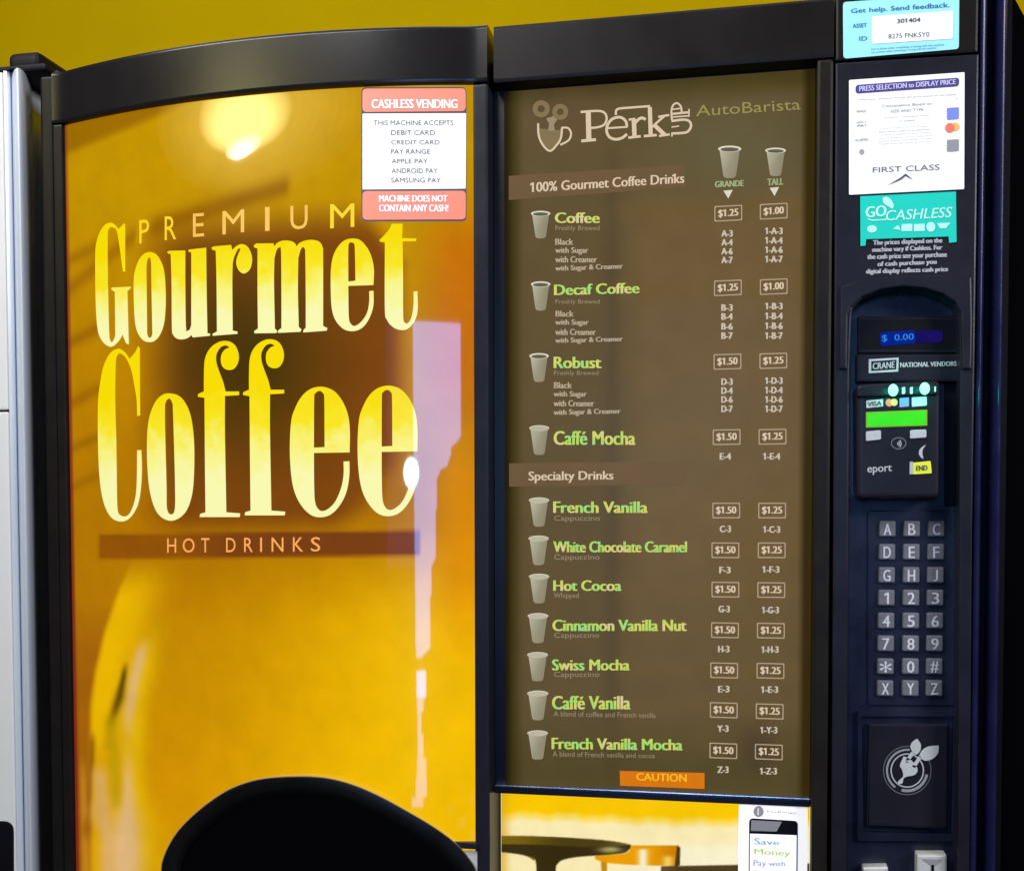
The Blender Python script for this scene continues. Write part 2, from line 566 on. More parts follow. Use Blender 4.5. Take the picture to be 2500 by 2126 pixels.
def title_mat(name, z0, z1):
    """Big backlit letters: yellow ink thinning to cream towards their feet, slightly mottled."""
    m = pmat(name, (0.03, 0.025, 0.0), 0.25, coat=1.0, coat_rough=0.028, ior=1.12)
    nt = m.node_tree
    b = nt.nodes['Principled BSDF']
    tc = nt.nodes.new('ShaderNodeTexCoord')
    sp = nt.nodes.new('ShaderNodeSeparateXYZ')
    mr = nt.nodes.new('ShaderNodeMapRange')
    mr.inputs['From Min'].default_value, mr.inputs['From Max'].default_value = z0, z1
    n = nt.nodes.new('ShaderNodeTexNoise')
    n.inputs['Scale'].default_value = 55.0
    n.inputs['Detail'].default_value = 3.0
    ad = nt.nodes.new('ShaderNodeMath')
    ad.operation = 'MULTIPLY_ADD'
    ad.inputs[1].default_value = 0.4
    s2 = nt.nodes.new('ShaderNodeMath')
    s2.operation = 'ADD'
    s2.inputs[1].default_value = -0.22
    r = nt.nodes.new('ShaderNodeValToRGB')
    els = r.color_ramp.elements
    els[0].position, els[0].color = 0.22, (*lin((255, 255, 184)), 1)
    els[1].position, els[1].color = 0.80, (*lin((254, 226, 2)), 1)
    e = els.new(0.42)
    e.color = (*lin((255, 250, 132)), 1)
    e = els.new(0.58)
    e.color = (*lin((254, 236, 40)), 1)
    nt.links.new(tc.outputs['Object'], sp.inputs[0])
    nt.links.new(sp.outputs['Z'], mr.inputs['Value'])
    nt.links.new(tc.outputs['Object'], n.inputs['Vector'])
    nt.links.new(n.outputs['Fac'], ad.inputs[0])
    nt.links.new(mr.outputs['Result'], ad.inputs[2])
    nt.links.new(ad.outputs[0], s2.inputs[0])
    nt.links.new(s2.outputs[0], r.inputs['Fac'])
    nt.links.new(r.outputs['Color'], b.inputs['Emission Color'])
    b.inputs['Emission Strength'].default_value = 0.97
    return m


def attr_mat(name, coat):
    """Backlit artwork whose colours are stored per point of the film."""
    m = pmat(name, (0.015, 0.010, 0.0), 0.22, coat=coat, coat_rough=0.028, ior=1.12)
    nt = m.node_tree
    b = nt.nodes['Principled BSDF']
    a = nt.nodes.new('ShaderNodeAttribute')
    a.attribute_name = 'ink'
    tc = nt.nodes.new('ShaderNodeTexCoord')
    n = nt.nodes.new('ShaderNodeTexNoise')
    n.inputs['Scale'].default_value = 30.0
    n.inputs['Detail'].default_value = 8.0
    mr = nt.nodes.new('ShaderNodeMapRange')
    mr.inputs['To Min'].default_value, mr.inputs['To Max'].default_value = 0.84, 1.12
    mx = nt.nodes.new('ShaderNodeVectorMath')
    mx.operation = 'SCALE'
    nt.links.new(tc.outputs['Object'], n.inputs['Vector'])
    nt.links.new(n.outputs['Fac'], mr.inputs['Value'])
    nt.links.new(a.outputs['Color'], mx.inputs[0])
    nt.links.new(mr.outputs['Result'], mx.inputs['Scale'])
    nt.links.new(mx.outputs[0], b.inputs['Emission Color'])
    b.inputs['Emission Strength'].default_value = 0.95
    return m


def ramp01(x, a, b):
    t = min(max((x - a) / (b - a), 0.0), 1.0)
    return t * t * (3 - 2 * t)


def mixc(a, b, t):
    return tuple(a[i] + (b[i] - a[i]) * t for i in range(3))


# ------------------------------------------------------------------ the wall behind
s = Shape()
s.add([(-3.2, 0.82, 0), (3.2, 0.82, 0), (3.2, 0.82, 3.0), (-3.2, 0.82, 3.0),
       (-3.2, 0.92, 0), (3.2, 0.92, 0), (3.2, 0.92, 3.0), (-3.2, 0.92, 3.0)],
      [(0, 1, 2, 3), (5, 4, 7, 6), (3, 2, 6, 7), (1, 0, 4, 5), (0, 3, 7, 4), (2, 1, 5, 6)], M['wall'])
wall = s.link('wall')
wall['kind'] = 'structure'
wall['label'] = 'plain mustard yellow painted wall behind the machines'
wall['category'] = 'wall'

# ------------------------------------------------------------------ the coffee machine
machine = thing('coffee_vending_machine', (0.0, 0.35, 0.0),
                'black coffee vending machine with a glowing yellow bowed door and a lit drinks menu', 'vending machine')
ZT, ZH = 1.829, 1.7705                            # top of the machine, lower edge of its header

X0 = at(108, 1290, 0.02).x
XRIB = at(131, 700, 0.021).x
XPL = -0.4988                                     # left edge of the bowed panel
XPIL = at(1196, 1290, 0.0).x
XCOL0 = at(2034, 1290, 0.0).x
XCOL1 = at(2394, 1290, 0.0).x
XEND = at(2610, 1290, 0.03).x

s = Shape()
s.box(X0 + 0.004, XCOL1 - 0.004, 0.075, 0.78, 0.02, ZT - 0.006, M['black'], 0.004)
cabinet = s.link('cabinet', machine)

# bowed header and its stiles
s = Shape()
xs = [XRIB + 0.0012 + (XPIL - 0.0006 - XRIB - 0.0012) * i / 60 for i in range(61)]


def head_prof(x):
    y = bow(x) if x > XPL else bow(XPL)
    y = y - 0.006 if x < XR else -0.006 + 0.006 * 0
    return [Vector(p) for p in ((x, 0.07, ZH), (x, y + 0.005, ZH), (x, y + 0.001, ZH + 0.0015), (x, y, ZH + 0.004), (x, y, ZH + 0.0048),
                                (x, y, ZT - 0.0048), (x, y, ZT - 0.004), (x, y + 0.0012, ZT - 0.0012), (x, y + 0.004, ZT), (x, 0.07, ZT))]


s.sweep(head_prof, xs, M['header'])
door_header = s.link('door_header', machine)
s = Shape()
yl = bow(XPL) - 0.006
s.box(XRIB + 0.0012, XPL, yl, 0.07, 0.1, ZH - 0.0005, M['black'], 0.002)
s.link('door_stile', machine)
s = Shape()
s.box(X0, XRIB - 0.0012, yl + 0.004, 0.07, 0.1, ZT - 0.003, M['black'], 0.003)
s.link('hinge_rail', machine)
s = Shape()
for k in range(1):
    c = at(122, 136, 0.03)
    bm = bmesh.new()
    bmesh.ops.create_cone(bm, cap_ends=True, segments=20, radius1=0.0085, radius2=0.004, depth=0.012)
    bmesh.ops.translate(bm, verts=bm.verts, vec=(c.x, 0.045, ZT + 0.003))
    s.bm(bm, M['gray'], True)
s.link('hinge_cap', machine)
s = Shape()
s.box(XR, XPIL - 0.0002, -0.004, 0.07, 0.1, ZH - 0.0005, M['gray'], 0.0025, 3)
pillar = s.link('door_pillar', machine)

# bowed glowing panel: artwork on a backlit film, with some light painted into it
Z0P, Z1P = 0.90, ZH + 0.002
NX, NZ = 150, 260


def project(p):
    d = R.transposed() @ (p - CAM)
    return PX + F * d.x / -d.z, PY - F * d.y / -d.z


def gauss(d, w):
    return math.exp(-(d / w)**2)


def seg_dist(u, v, pts):
    """Signed sideways offset from a traced line, looked up by height."""
    for (a, b) in zip(pts, pts[1:]):
        if a[1] <= v <= b[1]:
            t = (v - a[1]) / (b[1] - a[1])
            return u - (a[0] + (b[0] - a[0]) * t)
    return None


def art(u, v):
    c = (204, 158, 0)
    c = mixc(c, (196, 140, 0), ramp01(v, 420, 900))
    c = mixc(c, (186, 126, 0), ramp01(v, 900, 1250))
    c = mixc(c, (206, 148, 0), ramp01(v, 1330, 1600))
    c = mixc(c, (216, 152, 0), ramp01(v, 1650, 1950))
    # brighter towards the lower right: uneven backlight painted into the colour
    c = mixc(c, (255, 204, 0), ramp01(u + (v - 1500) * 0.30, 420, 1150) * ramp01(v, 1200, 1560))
    # orange strip down the upper right side
    c = mixc(c, (208, 108, 2), 0.75 * ramp01(u, 985, 1120) * (1 - ramp01(v, 860, 1150)) * ramp01(v, 400, 640))
    c = mixc(c, (236, 152, 0), 0.8 * ramp01(u, 1010, 1130) * ramp01(v, 980, 1200) * (1 - ramp01(v, 1350, 1700)))
    # slanting darker bands, upper left: reflections painted into the colour
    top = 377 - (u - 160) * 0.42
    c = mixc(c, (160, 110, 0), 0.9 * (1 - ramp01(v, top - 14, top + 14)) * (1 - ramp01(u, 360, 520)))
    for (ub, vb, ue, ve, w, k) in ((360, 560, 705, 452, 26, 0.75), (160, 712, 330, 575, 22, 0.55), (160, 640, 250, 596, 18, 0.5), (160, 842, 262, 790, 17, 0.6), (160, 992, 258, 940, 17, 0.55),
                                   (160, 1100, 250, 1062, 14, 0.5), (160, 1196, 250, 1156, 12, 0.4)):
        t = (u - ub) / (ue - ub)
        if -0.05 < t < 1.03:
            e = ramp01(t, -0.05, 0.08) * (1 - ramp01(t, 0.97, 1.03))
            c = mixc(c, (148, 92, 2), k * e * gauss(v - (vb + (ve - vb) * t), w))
    # dark brown ground behind the title
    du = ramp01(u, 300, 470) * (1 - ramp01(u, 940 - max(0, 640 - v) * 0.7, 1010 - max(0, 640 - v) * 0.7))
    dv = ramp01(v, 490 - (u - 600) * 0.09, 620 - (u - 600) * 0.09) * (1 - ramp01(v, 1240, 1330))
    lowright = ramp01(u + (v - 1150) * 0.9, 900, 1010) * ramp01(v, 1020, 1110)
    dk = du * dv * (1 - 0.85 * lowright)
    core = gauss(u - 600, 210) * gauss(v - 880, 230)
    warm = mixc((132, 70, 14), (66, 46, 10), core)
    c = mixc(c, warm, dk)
    # lower left: a pale wisp rising, brown to its left
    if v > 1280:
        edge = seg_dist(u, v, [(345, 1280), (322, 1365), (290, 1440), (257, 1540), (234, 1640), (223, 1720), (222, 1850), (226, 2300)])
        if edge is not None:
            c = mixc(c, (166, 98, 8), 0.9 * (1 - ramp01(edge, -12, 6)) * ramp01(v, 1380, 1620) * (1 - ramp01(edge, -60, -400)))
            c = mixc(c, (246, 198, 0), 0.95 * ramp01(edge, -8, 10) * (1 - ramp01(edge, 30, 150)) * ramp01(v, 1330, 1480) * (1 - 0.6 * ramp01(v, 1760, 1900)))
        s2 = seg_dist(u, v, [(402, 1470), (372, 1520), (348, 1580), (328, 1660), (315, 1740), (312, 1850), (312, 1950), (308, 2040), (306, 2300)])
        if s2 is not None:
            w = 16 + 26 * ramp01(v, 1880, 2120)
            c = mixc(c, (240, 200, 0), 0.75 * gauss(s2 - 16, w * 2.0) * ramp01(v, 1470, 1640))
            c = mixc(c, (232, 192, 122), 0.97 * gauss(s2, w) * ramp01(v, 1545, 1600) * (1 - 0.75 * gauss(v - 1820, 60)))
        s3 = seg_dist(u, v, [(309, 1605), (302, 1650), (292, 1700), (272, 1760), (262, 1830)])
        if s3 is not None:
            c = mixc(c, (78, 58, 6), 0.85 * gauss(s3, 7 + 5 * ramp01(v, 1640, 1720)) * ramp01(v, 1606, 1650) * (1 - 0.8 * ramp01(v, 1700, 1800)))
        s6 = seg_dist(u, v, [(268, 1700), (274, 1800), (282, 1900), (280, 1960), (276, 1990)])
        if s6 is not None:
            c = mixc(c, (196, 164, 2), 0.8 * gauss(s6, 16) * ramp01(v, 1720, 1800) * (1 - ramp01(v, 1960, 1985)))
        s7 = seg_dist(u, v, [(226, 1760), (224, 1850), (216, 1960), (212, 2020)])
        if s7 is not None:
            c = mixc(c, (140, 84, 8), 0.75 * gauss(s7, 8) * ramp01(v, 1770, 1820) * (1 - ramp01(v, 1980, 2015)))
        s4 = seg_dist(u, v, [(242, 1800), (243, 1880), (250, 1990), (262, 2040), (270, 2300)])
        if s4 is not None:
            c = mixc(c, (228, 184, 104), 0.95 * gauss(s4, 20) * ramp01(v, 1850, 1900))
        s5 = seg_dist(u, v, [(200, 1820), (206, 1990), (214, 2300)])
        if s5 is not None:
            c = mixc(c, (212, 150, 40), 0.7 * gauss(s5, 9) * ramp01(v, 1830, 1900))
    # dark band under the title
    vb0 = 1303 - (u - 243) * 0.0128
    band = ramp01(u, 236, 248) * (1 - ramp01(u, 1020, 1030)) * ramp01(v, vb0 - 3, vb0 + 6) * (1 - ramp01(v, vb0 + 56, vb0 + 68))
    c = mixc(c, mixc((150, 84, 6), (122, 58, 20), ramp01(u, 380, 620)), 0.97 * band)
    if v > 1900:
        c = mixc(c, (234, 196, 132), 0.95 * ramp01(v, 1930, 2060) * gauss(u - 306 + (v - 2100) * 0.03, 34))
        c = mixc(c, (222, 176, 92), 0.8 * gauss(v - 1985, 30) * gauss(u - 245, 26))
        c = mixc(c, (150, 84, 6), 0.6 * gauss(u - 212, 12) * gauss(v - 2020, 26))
    # lower right corner: pale mottling
    mot = ramp01(u, 1060, 1130) * ramp01(v, 1880, 1990)
    c = mixc(c, (255, 208, 90), 0.5 * mot * max(0, math.sin(u * 0.11) * math.sin(v * 0.07 + u * 0.03)))
    # red lens fringe painted along the left edge of the film
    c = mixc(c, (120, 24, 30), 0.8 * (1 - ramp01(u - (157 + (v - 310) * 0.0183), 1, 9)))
    return c[0], c[1] * 0.97, c[2]


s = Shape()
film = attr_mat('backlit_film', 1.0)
vs, point_colors = [], []
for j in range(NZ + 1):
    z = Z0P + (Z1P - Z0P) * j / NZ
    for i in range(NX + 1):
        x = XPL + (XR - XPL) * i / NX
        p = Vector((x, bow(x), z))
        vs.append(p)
        point_colors.append(lin(art(*project(p))))
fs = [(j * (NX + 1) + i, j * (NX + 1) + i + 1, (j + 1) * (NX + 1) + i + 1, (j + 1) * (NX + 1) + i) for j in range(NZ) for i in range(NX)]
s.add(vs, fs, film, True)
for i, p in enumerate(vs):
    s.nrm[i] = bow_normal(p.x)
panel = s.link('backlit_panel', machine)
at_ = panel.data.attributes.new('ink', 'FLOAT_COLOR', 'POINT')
at_.data.foreach_set('color', [x for c in point_colors for x in (*c, 1.0)])
panel['label'] = 'glowing yellow and brown bowed panel'

# --- traced title letters
A = (220, 520, 5.185)
B = (600, 520, 4.7136)
K = (220, 820, 3.835)
D = (600, 820, 3.834)
G1 = [(430, 130, 'c'), (443, 150, 'c'), (445, 745, 'c'), (415, 740, 'c'), (395, 600), (362, 360), (335, 225), (300, 190), (262, 180), (236, 210), (222, 300), (226, 900),
      (240, 1500), (255, 1610), (275, 1635), (295, 1610), (315, 1560), (318, 1480), (312, 1000, 'c'), (265, 968, 'c'), (270, 945, 'c'), (515, 932, 'c'), (515, 950, 'c'), (472, 990, 'c'),
      (482, 1400), (490, 1665, 'c'), (455, 1650, 'c'), (410, 1540, 'c'), (370, 1610), (300, 1680), (240, 1690), (160, 1630), (100, 1500), (75, 1250), (65, 900), (65, 500), (85, 350),
      (130, 230), (190, 150), (260, 125), (320, 155), (355, 205, 'c'), (400, 165, 'c')]
O1 = [(755, 495), (830, 520), (890, 600), (935, 730), (955, 950), (955, 1200), (935, 1400), (885, 1540), (820, 1615), (750, 1635), (670, 1610), (600, 1510), (565, 1350), (550, 1000), (555, 800),
      (580, 690), (620, 590), (680, 520)]
O1h = [(745, 565), (770, 620), (775, 900), (785, 1400), (785, 1540), (755, 1580), (725, 1540), (720, 1400), (715, 900), (715, 650)]
U1 = [(975, 495, 'c'), (1000, 480, 'c'), (1205, 475, 'c'), (1205, 900), (1212, 1440), (1235, 1490), (1262, 1470), (1280, 1420, 'c'), (1280, 505, 'c'), (1245, 490, 'c'), (1245, 465, 'c'), (1470, 440, 'c'),
      (1475, 1000), (1485, 1520, 'c'), (1520, 1530, 'c'), (1515, 1555, 'c'), (1300, 1575, 'c'), (1280, 1545, 'c'), (1240, 1580), (1170, 1600), (1100, 1590), (1050, 1540), (1035, 1450), (1030, 900),
      (1020, 520, 'c'), (985, 515, 'c')]
R1 = [(1535, 440, 'c'), (1560, 425, 'c'), (1785, 405, 'c'), (1800, 470, 'c'), (1850, 420), (1920, 395), (1985, 420), (2030, 490), (2052, 590), (2030, 700), (1980, 755), (1930, 765), (1880, 725), (1850, 650),
      (1855, 580), (1880, 510), (1905, 455, 'c'), (1875, 455), (1845, 510), (1820, 570), (1805, 640, 'c'), (1800, 900), (1805, 1490, 'c'), (1865, 1500, 'c'), (1865, 1530, 'c'), (1550, 1555, 'c'),
      (1550, 1530, 'c'), (1605, 1500, 'c'), (1600, 900), (1590, 480, 'c'), (1545, 465, 'c')]
M1 = [(90, 375, 'c'), (120, 352, 'c'), (320, 350, 'c'), (325, 385, 'c'), (370, 340), (440, 318), (520, 325), (565, 350), (585, 385, 'c'), (620, 345), (700, 315), (780, 312), (850, 335), (885, 400), (890, 500),
      (890, 1300, 'c'), (940, 1325, 'c'), (930, 1355, 'c'), (660, 1375, 'c'), (665, 1345, 'c'), (690, 1320, 'c'), (690, 1000), (685, 480), (675, 410), (655, 395), (630, 430), (605, 520, 'c'), (600, 900),
      (610, 1310, 'c'), (640, 1340, 'c'), (630, 1368, 'c'), (370, 1380, 'c'), (375, 1350, 'c'), (410, 1325, 'c'), (410, 900), (405, 440), (385, 400), (355, 430), (330, 520, 'c'), (325, 800), (335, 1330, 'c'),
      (365, 1360, 'c'), (350, 1382, 'c'), (100, 1385, 'c'), (95, 1360, 'c'), (140, 1330, 'c'), (135, 900), (135, 410, 'c'), (100, 400, 'c')]
E1 = [(1470, 830, 'c'), (1180, 840, 'c'), (1185, 1180), (1205, 1270), (1255, 1300), (1330, 1250), (1395, 1150), (1420, 1020), (1420, 900, 'c'), (1470, 895, 'c'), (1470, 1050), (1440, 1170), (1380, 1280),
      (1300, 1345), (1200, 1360), (1110, 1325), (1030, 1230), (990, 1100), (978, 900), (980, 650), (1005, 500), (1060, 390), (1130, 320), (1215, 295), (1310, 310), (1390, 390), (1445, 500), (1475, 650)]
E1h = [(1180, 790, 'c'), (1180, 420), (1190, 350), (1215, 340), (1245, 355), (1255, 420), (1262, 780, 'c')]
T1 = [(1680, 125, 'c'), (1805, 125, 'c'), (1800, 290, 'c'), (1965, 295, 'c'), (1960, 325, 'c'), (1805, 327, 'c'), (1810, 700), (1812, 1180), (1830, 1260), (1870, 1265), (1910, 1190), (1930, 1050),
      (1930, 905, 'c'), (1975, 900, 'c'), (1980, 1080), (1965, 1190), (1920, 1280), (1850, 1340), (1770, 1345), (1690, 1310), (1625, 1230), (1600, 1100), (1600, 340, 'c'), (1540, 330, 'c'), (1540, 310, 'c'),
      (1600, 250), (1650, 190)]
C2 = [(450, 95, 'c'), (465, 115, 'c'), (468, 745, 'c'), (440, 750, 'c'), (435, 600), (415, 470), (385, 320), (345, 225), (310, 180), (270, 165), (245, 210), (238, 320), (235, 600), (245, 1000), (250, 1400),
      (255, 1600), (270, 1665), (320, 1690), (370, 1660), (415, 1550), (435, 1400), (440, 1070, 'c'), (480, 1068, 'c'), (485, 1250), (475, 1430), (450, 1570), (400, 1670), (340, 1725), (270, 1735), (200, 1700),
      (140, 1600), (100, 1430), (80, 1200), (72, 900), (75, 600), (100, 400), (130, 270), (190, 160), (260, 120), (310, 140), (350, 185), (370, 215, 'c'), (420, 155, 'c')]
O2 = [(745, 538), (820, 555), (880, 610), (930, 710), (960, 850), (975, 1050), (972, 1300), (955, 1480), (910, 1620), (840, 1700), (750, 1730), (660, 1690), (600, 1600), (555, 1430), (535, 1200), (533, 950),
      (550, 780), (585, 670), (630, 590), (690, 545)]
O2h = [(740, 585), (770, 630), (775, 700), (785, 1000), (795, 1400), (793, 1620), (760, 1670), (720, 1620), (715, 1400), (705, 1000), (700, 700), (708, 620)]
F2 = [(1010, 545, 'c'), (1040, 530, 'c'), (1065, 520, 'c'), (1065, 400), (1070, 250), (1095, 160), (1150, 90), (1230, 50), (1310, 55), (1365, 100), (1392, 180), (1385, 250), (1350, 305), (1300, 320), (1250, 300),
      (1225, 250), (1228, 180), (1260, 130), (1305, 108, 'c'), (1270, 90), (1225, 105), (1195, 145), (1180, 190), (1185, 260), (1215, 350), (1245, 430), (1268, 520, 'c'), (1395, 520, 'c'), (1395, 555, 'c'),
      (1262, 562, 'c'), (1262, 900), (1275, 1650, 'c'), (1405, 1660, 'c'), (1400, 1695, 'c'), (1025, 1695, 'c'), (1030, 1665, 'c'), (1080, 1650, 'c'), (1075, 1200), (1070, 580, 'c'), (1010, 570, 'c')]
E2 = [(972, 1090, 'c'), (638, 1095, 'c'), (640, 1400), (650, 1560), (690, 1630), (750, 1630), (830, 1560), (890, 1430), (915, 1300), (915, 1175, 'c'), (970, 1172, 'c'), (970, 1300), (945, 1450), (890, 1570),
      (810, 1660), (720, 1695), (620, 1680), (530, 1600), (460, 1470), (425, 1300), (412, 1050), (425, 800), (460, 680), (520, 570), (600, 500), (700, 475), (800, 500), (870, 560), (930, 660), (965, 780), (975, 920)]
E2h = [(638, 1045, 'c'), (640, 600), (650, 540), (690, 515), (725, 540), (735, 600), (738, 1040, 'c')]


def shift(pts, du, dv, s=1.0):
    return [(p[0] * s + du, p[1] + dv) + tuple(p[2:]) for p in pts]


on_panel = bowed(0.0006)
mt1 = title_mat('title_print_upper', at(600, 850).z, at(600, 550).z)
mt2 = title_mat('title_print_lower', at(600, 1265).z, at(600, 880).z)


def letters(name, defs, m):
    sh = Shape()
    for z, outer, hole in defs:
        loops = [smooth(zoomed(*z, outer))]
        if hole:
            loops.append(smooth(zoomed(*z, hole)))
        sh.flat(loops, on_panel, m, bow_normal)
    return sh.link(name, panel)


letters('title_lettering', [(A, G1, None), (A, O1, O1h), (A, U1, None), (A, R1, None), (B, M1, None), (B, E1, E1h), (B, T1, None)], mt1)
f2 = [(p[0] + 422, p[1] - 16) + tuple(p[2:]) for p in F2]
letters('title_lettering', [(K, C2, None), (K, O2, O2h), (K, F2, None), (K, f2, None), (D, E2, E2h), (D, shift(E2, 634, -10), shift(E2h, 634, -10))], mt2)
m_premium = lit('premium_print', (240, 186, 78), 0.95, coat=0.8, noise=0.15, nscale=60)
m_premium2 = lit('premium_yellow_print', (246, 208, 20), 0.95, coat=0.8)
s = Shape()
for ch, q, m in (('P', ((340, 538), (364, 535), (364, 592), (340, 595)), m_premium2), ('R', ((402, 529), (430, 527), (430, 584), (402, 587)), m_premium2),
                 ('E', ((471, 522), (498, 520), (498, 577), (471, 579)), m_premium), ('M', ((543, 516), (596, 511), (596, 567), (543, 573)), m_premium),
                 ('I', ((647, 506), (658, 506), (658, 564), (647, 564)), m_premium), ('U', ((709, 503), (751, 501), (751, 559), (709, 561)), m_premium),
                 ('M', ((806, 499), (865, 497), (865, 554), (806, 558)), m_premium2)):
    s.text(ch, q, on_panel, m, 0.0, bow_normal)
s.link('premium_lettering', panel)
s = Shape()
m_hot = lit('hot_drinks_print', (250, 172, 92), 0.95, coat=0.8)
for ch, a, b in (('H', 408, 430), ('O', 446, 475), ('T', 491, 511), ('D', 552, 575), ('R', 596, 617), ('I', 635, 639.5), ('N', 663, 692), ('K', 715, 740), ('S', 759, 782)):
    y = 1314 - (a - 408) * 0.009
    s.text(ch, (a, y, b, y + 35), on_panel, m_hot, 0.0, bow_normal)
s.link('banner_lettering', panel)

# --- red and white notice on the bowed panel
n_off = bowed(0.0012)
n_ink = bowed(0.0016)
n_ink2 = bowed(0.0020)
s = Shape()
s.flat(quad_pts((882, 214), (1139, 213), (1139, 541), (882, 541), 13), n_off, M['dark_ink'], bow_normal, 14)
s.flat(quad_pts((885, 217), (1137, 216), (1137, 272), (885, 274), 11), n_ink, M['red'], bow_normal, 14)
s.flat(quad_pts((885, 278), (1138, 277), (1137, 461), (885, 463), 2), n_ink, M['white'], bow_normal, 14)
s.flat(quad_pts((885, 467), (1137, 466), (1137, 536), (885, 537), 11), n_ink, M['red'], bow_normal, 14)
notice = s.link('notice_sticker', panel)
notice['label'] = 'red and white cashless notice'
s = Shape()
for t, q, m, b in (('CASHLESS VENDING', (908, 243, 1116, 265), M['white'], 0.022), ('THIS MACHINE ACCEPTS:', (912, 294, 1110, 306), M['ink'], 0.0), ('DEBIT CARD', (955, 318, 1062, 330), M['ink'], 0.0),
                   ('CREDIT CARD', (955, 342, 1073, 353), M['ink'], 0.0), ('PAY RANGE', (954, 364, 1050, 376), M['ink'], 0.0), ('APPLE PAY', (956, 388, 1044, 399), M['ink'], 0.0),
                   ('ANDROID PAY', (956, 411, 1068, 423), M['ink'], 0.0), ('SAMSUNG PAY', (955, 434, 1076, 446), M['ink'], 0.0),
                   ('MACHINE DOES NOT', (926, 477, 1092, 493), M['white'], 0.022), ('CONTAIN ANY CASH!', (926, 500, 1094, 517), M['white'], 0.022)):
    s.text(t, q, n_ink2, m, b, bow_normal)
s.link('notice_lettering', panel)

# --- cup station hood cutting into the foot of the bowed panel
arch = [(391, 2190), (392, 2126), (396, 2098), (411, 2062), (435, 2025), (470, 1989), (513, 1954), (561, 1924), (616, 1904), (675, 1895), (753, 1893), (814, 1900), (874, 1918), (934, 1945), (994, 1978),
        (1055, 2014), (1109, 2053), (1145, 2092), (1164, 2126), (1178, 2190)]
arch_s = curve_pts(arch, 4)
mid = (760, 2180)


def inset(pts, d):
    out = []
    for i, p in enumerate(pts):
        a, b = Vector(pts[max(i - 1, 0)]), Vector(pts[min(i + 1, len(pts) - 1)])
        t = (b - a).normalized()
        nn = Vector((-t.y, t.x))
        if nn.dot(Vector(mid) - Vector(p)) < 0:
            nn = -nn
        out.append((p[0] + nn.x * d, p[1] + nn.y * d))
    return out


s = Shape()
lay = [(0, 0.000), (0, 0.006), (2, 0.0085), (4, 0.0095), (10, 0.0100), (30, 0.0100), (40, 0.008), (52, 0.002)]
rows = []
for d, off in lay:
    sf = bowed(off)
    rows.append([sf(*p) for p in (inset(arch_s, d) if d else arch_s)])
n = len(arch_s)
vs = [p for r in rows for p in r]
fs = [(i * n + j, i * n + j + 1, (i + 1) * n + j + 1, (i + 1) * n + j) for i in range(len(rows) - 1) for j in range(n - 1)]
nb = len(arch_s) - 1
s.add(vs, fs[2 * nb:], M['hood'], True)
s.add(vs, fs[:2 * nb], M['rim_highlight'], True)
hood = s.link('dispenser_hood', machine)
s = Shape()
ins = inset(arch_s, 48)
top_ = [bowed(0.004)(*p) for p in ins]
low_ = [Vector((p.x, p.y, 0.86)) for p in top_]
s.add(top_ + low_, [(j, j + 1, j + 1 + len(ins), j + len(ins)) for j in range(len(ins) - 1)], M['void'])
s.link('cup_bay', machine)
s = Shape()
yb = bow(-0.03)
p0, p1 = at(1095, 2053, -0.006), at(1166, 2072, -0.006)
s.box(p0.x, p1.x, -0.008, 0.01, p1.z, p0.z, M['gray'], 0.001)
p0, p1 = at(1095, 2073, -0.003), at(1166, 2200, -0.003)
s.box(p0.x, p1.x, -0.004, 0.01, p1.z, p0.z, M['slot_metal'], 0.0)
s.link('lower_door_rail', machine)

# --- right hand door: header, menu, poster
s = Shape()


def hprof(x):
    y = 0.0
    return [Vector(p) for p in ((x, 0.07, ZH), (x, y + 0.004, ZH), (x, y + 0.001, ZH + 0.0012), (x, y, ZH + 0.004), (x, y, ZH + 0.0048), (x, y, ZT - 0.0048), (x, y, ZT - 0.004), (x, y + 0.0012, ZT - 0.0012), (x, y + 0.004, ZT), (x, 0.07, ZT))]


XH0 = at(1205, 100, 0.0).x
XFR = at(1986, 1290, 0.0).x
s.sweep(hprof, [XH0, (XH0 + XFR) / 2, XCOL0 - 0.003], M['black'])
s.link('menu_header', machine)
s = Shape()
s.box(XFR, XCOL0 - 0.003, -0.0002, 0.07, 0.1, ZH - 0.0006, M['frame'], 0.003)
s.link('menu_frame', machine)

YM = 0.022
s = Shape()
pm = plane(YM)
zb = at(1600, 1924, YM).z
xm0, xm1 = XPIL + 0.0005, XFR - 0.0003
s.box(xm0, xm1, YM, 0.06, at(1600, 1945, YM).z, ZH, M['menu_black'])
menu = s.link('menu_panel', machine)
menu['label'] = 'dim brown backlit drinks menu'
p_film, p_band, p_row, p_ink, p_ink2 = plane(YM - 0.0005), plane(YM - 0.0010), plane(YM - 0.0008), plane(YM - 0.0015), plane(YM - 0.0020)


